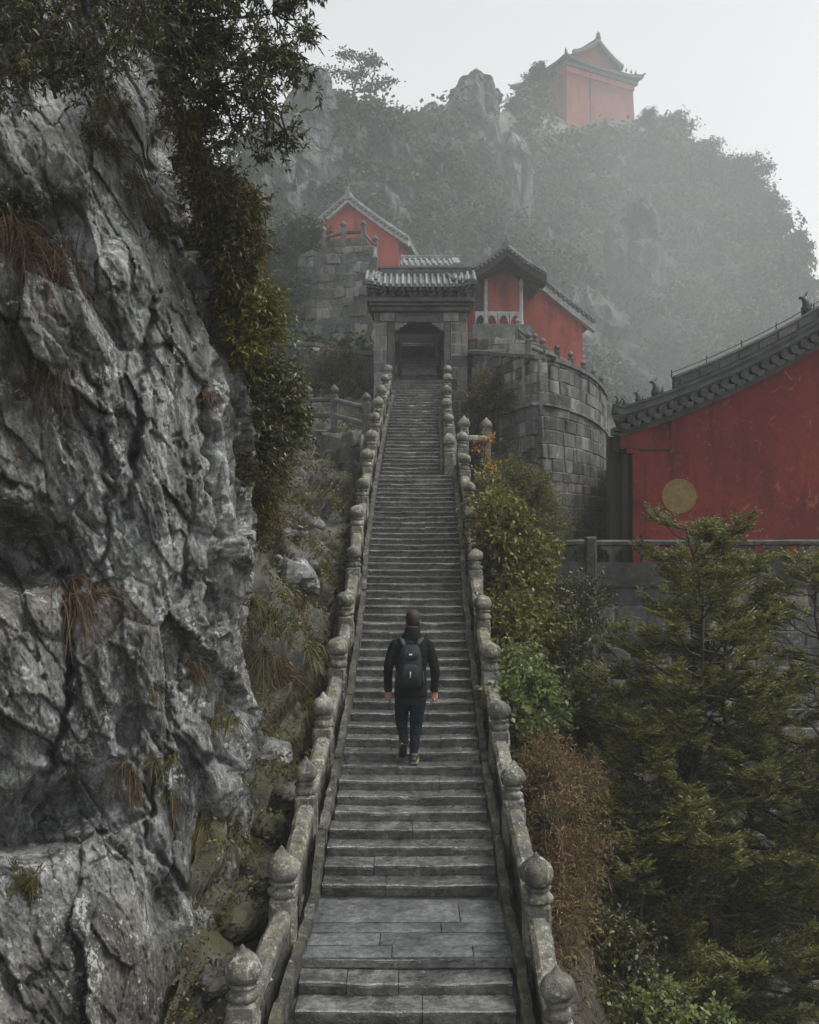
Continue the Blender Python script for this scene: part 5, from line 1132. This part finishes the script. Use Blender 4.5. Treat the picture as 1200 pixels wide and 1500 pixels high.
fir('fir_tree', 'fir at the right edge with sparse upper twigs over the grey wall', at(1195, 1590, 13.6), 7.0, 63, 2.1, (.02, 0), 96, low=.10)
fir('fir_tree', 'low bushy fir between the big fir and the dead brush', at(935, 1600, 12.2), 4.4, 64, 1.3, (0, 0), 70, low=.10)
fir('fir_tree', 'dark fir leaning left in the gap before the shadowy bush', at(960, 1590, 14.6), 5.9, 65, 1.6, (-.7, .1), 72, low=.2)
# ---- low weeds on the gully slope and on the bank
rs = np.random.RandomState(99); q = P_SLOPE[rs.choice(len(P_SLOPE), 26000)]; e_ = q[:, 0]-np.interp(q[:, 1], RX[0], RX[1]); q = q[(e_ < 3.2) & (fbm(q*1.3, 3) > -.25)]
V, F = blades(q+rs.normal(size=q.shape)*.03, np.array([.3, -.35, .8])+rs.normal(size=q.shape)*.5, rs.uniform(.1, .36, len(q)), .012, rs, .9, 3); tag(obj('slope_grass', V, F, MT['brown']), None, None, None, 'stuff')
q = P_SLOPE[rs.choice(len(P_SLOPE), 16000)]; e_ = q[:, 0]-np.interp(q[:, 1], RX[0], RX[1]); q = q[(e_ < 5) & (fbm(q*.9+9, 3) > 0)]
V, F = leaf_arrays(q+np.abs(rs.normal(size=q.shape))*np.array([.05, .05, .14]), rs.normal(size=q.shape)+np.array([.2, -.3, .5]), .08, .04, rs); tag(obj('slope_undergrowth', V, F, MT['olive']), None, None, None, 'stuff')
q = HLP.reshape(-1, 3); q = q[rs.choice(len(q), 26000)]; q = q[(fbm(q*.9+29, 3) > -.1) & (q[:, 1] > 5.5)]
V, F = leaf_arrays(q+np.abs(rs.normal(size=q.shape))*np.array([.05, .05, .12]), rs.normal(size=q.shape)+np.array([.2, -.3, .5]), .02+.0035*q[:, 1], .012+.0012*q[:, 1], rs); tag(obj('bank_undergrowth', V, F, MT['olive']), None, None, None, 'stuff')
# ---- fallen leaves on the steps
n_ = 150; k_ = rs.randint(0, 40, n_); fy = 9.52+.26*k_+rs.uniform(.06, .24, n_); side = rs.choice([-1, 1], n_)*np.minimum(.72, .45+rs.exponential(.2, n_)*1.0); side = np.where(rs.rand(n_) < .3, rs.uniform(-.7, .7, n_), side)
q = np.stack([x_c(fy)+side, fy, -3.276+.0992*k_+.008], 1); d_ = rs.normal(size=q.shape)*np.array([1, 1, .15]); V, F = leaf_arrays(q, d_, .045*rs.uniform(.6, 1.2, n_), .024, rs, .3, -.05); tag(obj('fallen_leaves', V, F, MT['drygrass']), None, None, None, 'stuff')
# ---- mountain forest
rs = np.random.RandomState(88)
def forest(name, pts, sc, n_l, seed, mat='forest', lf=.42):
    rs = np.random.RandomState(seed); n = len(pts); k = n_l
    d = unit(rs.normal(size=(n, k, 3))); d[:, :, 2] = np.abs(d[:, :, 2])*.95-.15
    rr = rs.uniform(.5, 1.0, (n, k, 1)); s = (sc*rs.choice([.55, .75, .95, 1.15, 1.5], (n, 1, 1))*rs.uniform(.85, 1.15, (n, 1, 1)))
    lump = 1+.35*np.sin(d[:, :, :1]*5+rs.uniform(0, 6, (n, 1, 1)))*np.cos(d[:, :, 1:2]*4+rs.uniform(0, 6, (n, 1, 1)))
    P = pts[:, None]+d*rr*s*lump*np.array([1, 1, 1.25])
    N = unit(d+rs.normal(size=d.shape)*.38).reshape(-1, 3); t1 = unit(np.cross(N, rs.normal(size=N.shape))); t2 = np.cross(N, t1)
    C_ = P.reshape(-1, 3); a = lf*rs.uniform(.5, 1.3, (n*k, 1))*(np.clip(C_[:, 1:2]/95, .5, 1.2) if lf > .3 else 1)
    V = np.stack([C_-t1*a*.6, C_-t2*a*.38, C_+t1*a*.6+N*a*.1, C_+t2*a*.38], 1).reshape(-1, 3)
    return V, np.arange(4*n*k).reshape(-1, 4)
NV_, NU_ = MP.shape[:2]
ri = rs.randint(0, int(NV_*.76), 16000); ci = rs.randint(0, NU_, 16000)
Q = MP[ri, ci]; sx = 600+1500*Q[:, 0]/Q[:, 1]; sy = 780-1500*Q[:, 2]/Q[:, 1]
rocky = fbm(Q*np.array([.11, .11, .05])+5, 3)
bare = (np.exp(-((sx-930)/70)**2-((sy-470)/150)**2)*1.0*.35+np.exp(-((sx-735)/22)**2-((sy-290)/110)**2)*1.1+np.exp(-((sx-420)/55)**2-((sy-220)/70)**2)*1.3+np.exp(-((sx-690)/60)**2-((sy-190)/60)**2)*1.2)
keep = (rocky+1.25*bare < .34) & (sx > 200) & (sx < 1420)
tower_c = (np.abs(sx-875) < 85) & (sy < 212)
keep &= ~tower_c
Q = Q[keep]; sel = []; cells = {}
for i_, p_ in enumerate(Q):
    kk = tuple((p_/2.1).astype(int))
    if kk not in cells: cells[kk] = 1; sel.append(i_)
Q = Q[sel][:2600]
V, F = forest('f', Q+np.array([0, 0, .5]), 1.45, 130, 5, lf=.46)
tag(obj('forest', V, F, MT['forest']), None, None, None, 'stuff')
# shrubs on the low hill between the terraces
q = HP2.reshape(-1, 3); q = q[rs.choice(len(q), 900)]; q = q[(q[:, 0] < -1.2)&~((q[:,1]>37.5)&(q[:,1]<41)&(q[:,0]>-5)&(q[:,0]<-1))]
V, F = forest('f', q, .62, 190, 6, lf=.2)
tag(obj('hillside_shrubs', V, F, MT['forest']), None, None, None, 'stuff')
bush('bush', 'hazy olive bush on the rubble wall left of the gate', 'bush', at(490, 560, 30), [(at(490, 535, 30), (.55, .5, .4)), (at(470, 550, 30), (.4, .4, .3)), (at(520, 570, 29.5), (.4, .4, .35))], 120, 8, 9, .2, (.07, .035), 'olive', 71, clump=.14)
bush('bush', 'dark hazy shrub growing over the left end of the upper railing', 'bush', at(430, 430, 41), [(at(425, 385, 40.5), (1.1, .8, .9)), (at(445, 345, 40.5), (.8, .7, .4)), (at(405, 430, 39), (.9, .8, .8)), (at(470, 380, 40), (.4, .5, .6))], 260, 8, 9, .35, (.13, .06), 'forest', 72, clump=.28)
bush('bush', 'brownish creeper on the bastion wall beside the stairs', 'creeper', at(720, 600, 26.4), [(at(720, 570, 26.2), (.5, .35, .4)), (at(700, 590, 26.9), (.3, .3, .4)), (at(745, 590, 25.2), (.3, .25, .3))], 110, 8, 8, .22, (.06, .025), 'olive', 73, clump=.12)

def ridge_tree(label, px, py, Y, H, w, seed, kind='round', name='ridge_tree', group=None):
    rs = np.random.RandomState(seed); b = at(px, py, Y); rt = thing(name, b, label, 'tree', group); paths, rad_, PP_ = [], [], []
    top = b+np.array([rs.uniform(-.1, .1)*H, 0, H]); tk = curve(b, top, 0, rs, 6, .03); paths.append(tk); rad_.append(np.linspace(H*.028, H*.008, 6))
    nb = 9 if kind == 'pine' else 12
    for i in range(nb):
        t = .42+.56*(i+.5)/nb if kind == 'pine' else .2+.78*(i+.5)/nb; p = np.array([np.interp(t, np.linspace(0, 1, 6), tk[:, k]) for k in range(3)]); a = i*2.4+rs.uniform(-.4, .4)
        L = w*(.55+.45*sin(pi*min(1, t*1.0)))*rs.uniform(.6, 1.1)*(1 if kind == 'round' else .45+.75*(1-abs(t-.7))); e = p+np.array([cos(a)*L, sin(a)*L, L*rs.uniform(.0, .25) if kind == 'pine' else L*rs.uniform(.1, .6)])
        q_ = curve(p, e, .04, rs, 6, .05); paths.append(q_); rad_.append(np.linspace(H*.012, H*.003, 6))
        for s in ((.75, 1.05) if kind == 'pine' else (.4, .7, 1.0)):
            c = p+(e-p)*s; n = 85; dd_ = rs.normal(size=(n, 3))*np.array([.26, .26, .07 if kind == 'pine' else .22])*w*.62; PP_.append(c+dd_)
    C_ = np.concatenate(PP_); V, F = leaf_arrays(C_, rs.normal(size=C_.shape)+np.array([0, 0, .4]), .30*rs.uniform(.6, 1.3, len(C_)), .15, rs); obj('crown', V, F, MT['forest'], rt)
    V, F = tube_arrays(paths, rad_, 5); obj('trunk', V, F, MT['bark'], rt); return rt
ridge_tree('lone spreading pine standing on the ridge beside the blunt crag', 524, 195, 73, 5.7, 2.4, 1, 'pine', 'pine_tree')
for i, (px, py, Y, H, w, lb) in enumerate(((500, 205, 72, 2.6, 1.5, 'rounded dark tree crown right under the lone pine'), (552, 210, 76, 2.2, 1.5, 'bushy tree right of the lone pine on the ridge'), (585, 235, 78, 2.2, 1.7, 'low wide tree on the shoulder before the small crag'),
    (790, 150, 110, 4.0, 1.5, 'small tree leaning at the left corner of the summit tower'), (948, 195, 110, 2.0, 1.5, 'tree crown touching the right foot of the summit tower'), (985, 215, 108, 3.0, 2.2, 'broad tree on the slope right of the summit tower'), (1030, 255, 105, 3, 2.2, 'tree on the outer slope between tower and the tall ragged tree'),
    (1100, 300, 96, 4.2, 2.3, 'tall ragged tree standing out on the right skyline'), (1075, 285, 99, 3.0, 1.8, 'shorter tree just left of the tall ragged skyline tree'), (1168, 392, 88, 2.6, 1.1, 'small tree by itself near the right end of the skyline'), (1128, 335, 93, 2.4, 1.5, 'tree below the tall ragged skyline tree'))):
    ridge_tree(lb, px, py, Y, H, w, 20+i)
# ------------------------------------------------------------------ walker
def mt_cloth(name, c, rough=.9, sc=30):
    return plain(name, c, rough, .004, sc, .35, .12)
MT['jacket'] = mt_cloth('black_jacket', (.009, .0105, .011)); MT['trouser'] = mt_cloth('dark_blue_trousers', (.013, .018, .026)); MT['skin'] = plain('skin', (.42, .22, .16), .55, 0, 30, .15)
MT['hair'] = plain('brown_hair', (.030, .021, .015), .7, .004, 60, .5); MT['pack'] = mt_cloth('charcoal_pack', (.021, .024, .027), .6, 40); MT['strap'] = mt_cloth('grey_webbing', (.06, .065, .07), .7)
MT['shoe'] = plain('grey_shoe', (.06, .068, .078), .7, .003, 30, .3); MT['sole'] = plain('gum_sole', (.30, .19, .09), .7); MT['dark'] = plain('dark_rubber', (.02, .02, .02), .8); MT['reflect'] = plain('pale_tag', (.55, .55, .55), .5)
PZ = -3.276+.0992*7; PX0, PY0 = .018, 11.47
pw = thing('person', (PX0, PY0, PZ), 'walker seen from behind in black jacket and dark trousers climbing the wet steps', 'person')
def W_(p): return np.array([PX0, PY0, PZ])+np.asarray(p, float)
def limb(g, pts, rad, n=14, sq=None):
    """smooth tapered limb through joints"""
    pts = np.array(pts, float); m = len(pts); t = np.linspace(0, m-1, (m-1)*5+1); P = np.stack([np.interp(t, np.arange(m), pts[:, k]) for k in range(3)], 1)
    Pp = P.copy(); 
    for _ in range(2): Pp[1:-1] = (P[:-2]+2*P[1:-1]+P[2:])/4; P = Pp.copy()
    r = np.interp(t, np.arange(m), rad)
    g.tube([W_(p) for p in P], r, n, True, sq or (1, 1))
    for k in (0, -1):
        c, q = W_(P[k]), r[k]; g.loft([[c+q*np.array([cos(a)*cos(b), sin(a)*cos(b), sin(b)]) for a in np.linspace(0, 2*pi, 11)[:-1]] for b in np.linspace(-1.45, 1.45, 7)])
def ell(g, rings, n=20):
    g.loft([[W_((cx+a*np.sign(cos(t))*abs(cos(t))**.85, cy+b*np.sign(sin(t))*abs(sin(t))**.85, z)) for t in np.linspace(0, 2*pi, n+1)[:-1]] for cx, cy, z, a, b in rings])
b_ = G()
# torso, slight forward lean (towards +y going up); (cx, cy, z, half width, half depth)
ell(b_, [(-.005, .00, .66, .12, .10), (-.005, .0, .74, .168, .118), (-.005, .01, .86, .163, .112), (-.003, .03, 1.0, .165, .112), (0, .055, 1.14, .185, .12), (.002, .075, 1.26, .212, .118), (.004, .09, 1.325, .212, .10), (.006, .10, 1.375, .165, .088), (.01, .105, 1.42, .10, .075), (.012, .11, 1.50, .062, .065)])
for s, sh, el, wr in ((-1, (-.178, .085, 1.305), (-.262, .02, 1.03), (-.257, .06, .80)), (1, (.184, .085, 1.305), (.272, .04, 1.03), (.262, .075, .795))):
    limb(b_, [sh, ((sh[0]+el[0])/2+s*.012, (sh[1]+el[1])/2-.01, (sh[2]+el[2])/2), el, wr], [.072, .062, .054, .040])
limb(b_, [(.078, .0, .74), (.055, .03, .42), (.028, -.02, .10)], [.100, .070, .046])          # standing right leg
limb(b_, [(-.085, .0, .74), (-.115, .13, .455), (-.072, -.03, .25)], [.100, .070, .046])        # trailing left leg, heel up
# head and neck
hc = np.array([.022, .125, 1.585])
b_.loft([[W_(hc+np.array([.074*r*cos(t), .094*r*sin(t)-.008*(1-r), z])) for t in np.linspace(0, 2*pi, 19)[:-1]] for r, z in ((.25, -.115), (.66, -.10), (.82, -.06), (.94, -.01), (1, .035), (.92, .072), (.68, .10), (.3, .114))])
b_.tube([W_(hc+np.array([.0, .085, -.012])), W_(hc+np.array([.0, .112, -.03]))], [.014, .018], 8)     # nose
for s in (-1, 1):
    b_.loft([[W_(hc+np.array([s*(.072+.012*k), -.005+.024*cos(t)*q, -.012+.034*sin(t)*q])) for t in np.linspace(0, 2*pi, 11)[:-1]] for k, q in ((0, .8), (.7, 1.0), (1.1, .7))])
# hands
def hand(wr, s, sw):
    wr = np.array(wr); d = np.array([0, sw, -1.0]); d /= np.linalg.norm(d)
    b_.tube([W_(wr+d*t) for t in (0, .035, .07, .098)], [.027, .034, .037, .032], 10, True, (.62, 1.15))
    f = np.array([0, 1.0, sw])
    for k, (o, L) in enumerate(((.032, .068), (.011, .078), (-.011, .073), (-.031, .056))):
        p0 = wr+d*.085+f*o; p1 = p0+d*L*.45+np.array([-s*.006, .004, 0]); p2 = p1+d*L*.35+np.array([-s*.018, .004, 0]); p3 = p2+d*L*.2+np.array([-s*.018, 0, .002])
        b_.tube([W_(p0), W_(p1), W_(p2), W_(p3)], [.0098, .0092, .0085, .0065], 7)
    p0 = wr+d*.03+f*.030; b_.tube([W_(p0), W_(p0+np.array([-s*.012, .024, -.022])), W_(p0+np.array([-s*.022, .034, -.05])), W_(p0+np.array([-s*.026, .034, -.07]))], [.013, .012, .0105, .007], 7)
hand((-.257, .062, .80), -1, .18); hand((.262, .077, .795), 1, .10)
tmp = b_.build('body_tmp', MT['jacket']); md = tmp.modifiers.new('r', 'REMESH'); md.mode = 'VOXEL'; md.voxel_size = .0062; md.use_smooth_shade = True
m2 = tmp.modifiers.new('s', 'SMOOTH'); m2.factor = .5; m2.iterations = 2
dg = bpy.context.evaluated_depsgraph_get(); me = bpy.data.meshes.new_from_object(tmp.evaluated_get(dg)); bpy.data.objects.remove(tmp)
me.name = 'body'; me.materials.clear()
for k in ('jacket', 'trouser', 'skin'): me.materials.append(MT[k])
co = np.empty(len(me.vertices)*3, np.float32); me.vertices.foreach_get('co', co); co = co.reshape(-1, 3)-W_((0, 0, 0))
# cloth folds in the relief
nrm = np.empty(len(me.vertices)*3, np.float32); me.vertices.foreach_get('normal', nrm); nrm = nrm.reshape(-1, 3)
fold = perlin(co*np.array([9, 9, 26])+4)*.0045+perlin(co*np.array([24, 24, 40]))*.002
clothm = (co[:, 2] < 1.43) & ~((np.abs(co[:, 0]) > .2) & (co[:, 2] < .80))
co2 = co+nrm*(fold*clothm)[:, None]; me.vertices.foreach_set('co', (co2+W_((0, 0, 0))).astype(np.float32).ravel())
pc = np.empty(len(me.polygons)*3, np.float32); me.polygons.foreach_get('center', pc); pc = pc.reshape(-1, 3)-W_((0, 0, 0))
mi = np.zeros(len(pc), np.int32); mi[pc[:, 2] < .74] = 1; mi[(np.abs(pc[:, 0]) > .2) & (pc[:, 2] < .815)] = 2; mi[(pc[:, 2] > 1.455)] = 2
me.polygons.foreach_set('material_index', mi); me.polygons.foreach_set('use_smooth', np.ones(len(mi), bool)); link('body', me, pw)
def shell(name, rings, m, par, n=26, sm=True, cap=False):
    g = G(); g.loft([[W_((cx+a*cos(t), cy+b*sin(t), z)) for t in np.linspace(0, 2*pi, n+1)[:-1]] for cx, cy, z, a, b in rings], cap); return g.rough(.004, 14).build(name, m, par, sm)
shell('jacket_hem', [(-.004, .012, 1.0, .172, .122), (-.005, .005, .86, .180, .128), (-.005, 0, .765, .188, .138), (-.005, 0, .752, .184, .134), (-.005, 0, .77, .170, .12)], MT['jacket'], pw)
shell('collar', [(.008, .10, 1.385, .135, .092), (.012, .105, 1.44, .095, .086), (.016, .11, 1.512, .086, .084), (.016, .11, 1.514, .074, .07), (.012, .106, 1.44, .07, .066)], MT['jacket'], pw)
for s, w in ((-1, (-.257, .06, .80)), (1, (.262, .075, .795))):
    G().tube([W_((w[0], w[1]-.004, w[2]+.05)), W_((w[0], w[1], w[2]+.01)), W_((w[0], w[1]+.002, w[2]-.004))], [.047, .046, .043], 12).build('cuff', MT['jacket'], pw, True)
# hair cap
g = G(); g.loft([[W_(hc+np.array([.083*r*cos(t), .104*r*sin(t)-.004, z if sin(t) < .3 else z+.05*(sin(t)-.3)*(1 if z < .05 else 0)])) for t in np.linspace(0, 2*pi, 25)[:-1]] for r, z in ((.86, -.055), (.96, -.02), (1.02, .03), (.96, .072), (.74, .102), (.42, .118), (.1, .124))])
Vv = g.V(); Vv = Vv+.006*np.stack([perlin(Vv*70), perlin(Vv*70+5), perlin(Vv*70+9)], 1); g.v = [Vv]; g.build('hair', MT['hair'], pw, True)
# shoes
def shoe(heel, pitch, yaw):
    L = .27; prof = [(0, .030, .062), (.03, .037, .085), (.09, .038, .082), (.15, .043, .062), (.21, .045, .045), (.255, .034, .034), (.272, .012, .022)]
    def T_(p): x, y, z = p; y2 = y*cos(pitch)+z*sin(pitch); z2 = -y*sin(pitch)+z*cos(pitch); return W_(np.array(heel)+np.array([x*cos(yaw)-y2*sin(yaw), x*sin(yaw)+y2*cos(yaw), z2]))
    g = G(); g.loft([[T_((w*cos(t), y, .02+max(-.01, h*(.5+.5*sin(t)))-.008)) for t in np.linspace(0, 2*pi, 15)[:-1]] for y, w, h in prof]); sh_ = g.build('shoe', MT['shoe'], pw, True)
    g = G(); g.loft([[T_((w*1.06*cos(t), y*1.01-.004, .004+.018*(sin(t) > 0))) for t in np.linspace(0, 2*pi, 15)[:-1]] for y, w, h in prof]); g.build('sole', MT['sole'], sh_)
    g = G(); g.loft([[T_((w*.9*cos(t), y, -.002+.004*(sin(t) > 0))) for t in np.linspace(0, 2*pi, 15)[:-1]] for y, w, h in prof]); g.build('tread', MT['dark'], sh_)
    g = G(); g.tube([T_((0, .045, .06)), T_((0, .05, .115))], [.042, .044], 12).build('shoe_collar', MT['shoe'], sh_, True)
shoe((.03, -.075, .002), 0, -.08)
shoe((-.080, -.07, .222), .78, .12)
# backpack
bp = thing('backpack', W_((0, -.09, .84)), 'charcoal backpack with front pocket and pale zip tag on the walker\'s back', 'backpack')
def pk(name, rings, m, par=None, n=20, p=.55):
    g = G(); g.loft([[W_((cx+a*np.sign(cos(t))*abs(cos(t))**p, cy+b*np.sign(sin(t))*abs(sin(t))**p, z)) for t in np.linspace(0, 2*pi, n+1)[:-1]] for cx, cy, z, a, b in rings]); return g.rough(.005, 12).build(name, m, par or bp, True)
main = pk('pack_body', [(-.012, -.115, .855, .07, .03), (-.012, -.13, .87, .125, .075), (-.012, -.13, .95, .135, .095), (-.012, -.115, 1.06, .135, .095), (-.010, -.09, 1.18, .128, .085), (-.008, -.065, 1.28, .108, .07), (-.006, -.05, 1.325, .075, .05), (-.006, -.045, 1.335, .03, .02)], MT['pack'])
pk('front_pocket', [(-.012, -.20, .885, .06, .012), (-.012, -.208, .90, .094, .028), (-.012, -.212, 1.0, .098, .034), (-.012, -.20, 1.09, .092, .03), (-.012, -.185, 1.13, .06, .012)], MT['pack'])
pk('lid_pocket', [(-.01, -.168, 1.175, .06, .01), (-.01, -.165, 1.19, .085, .022), (-.009, -.145, 1.25, .08, .022), (-.008, -.12, 1.295, .05, .01)], MT['pack'])
G().tube([W_((-.012-.05, -.243, 1.02)), W_((-.03, -.2445, 1.06)), W_((.0, -.243, 1.09))], .003, 5).build('zip', MT['strap'], bp)
pk('zip_tag', [(-.010, -.247, .985, .005, .002), (-.010, -.246, 1.055, .006, .002)], MT['reflect'], None, 8)
pk('badge', [(-.006, -.187, 1.222, .016, .003), (-.006, -.178, 1.240, .018, .003)], MT['reflect'], None, 10)
G().tube([W_((-.035, -.05, 1.325)), W_((-.022, -.06, 1.365)), W_((.006, -.06, 1.368)), W_((.022, -.05, 1.325))], .010, 6).build('haul_loop', MT['pack'], bp, True)
for s in (-1, 1):
    G().tube([W_((s*.07-.006, -.04, 1.31)), W_((s*.095, .0, 1.365)), W_((s*.115, .07, 1.392)), W_((s*.125, .14, 1.37)), W_((s*.125, .19, 1.28))], [.022, .025, .026, .026, .024], 8, True, (1.2, .5)).build('shoulder_strap', MT['strap'], bp, True)
    pk('side_pocket', [(-.012+s*.135, -.125, .88, .012, .04), (-.012+s*.142, -.125, .93, .022, .06), (-.012+s*.14, -.12, 1.04, .014, .06)], MT['pack'], None, 12)
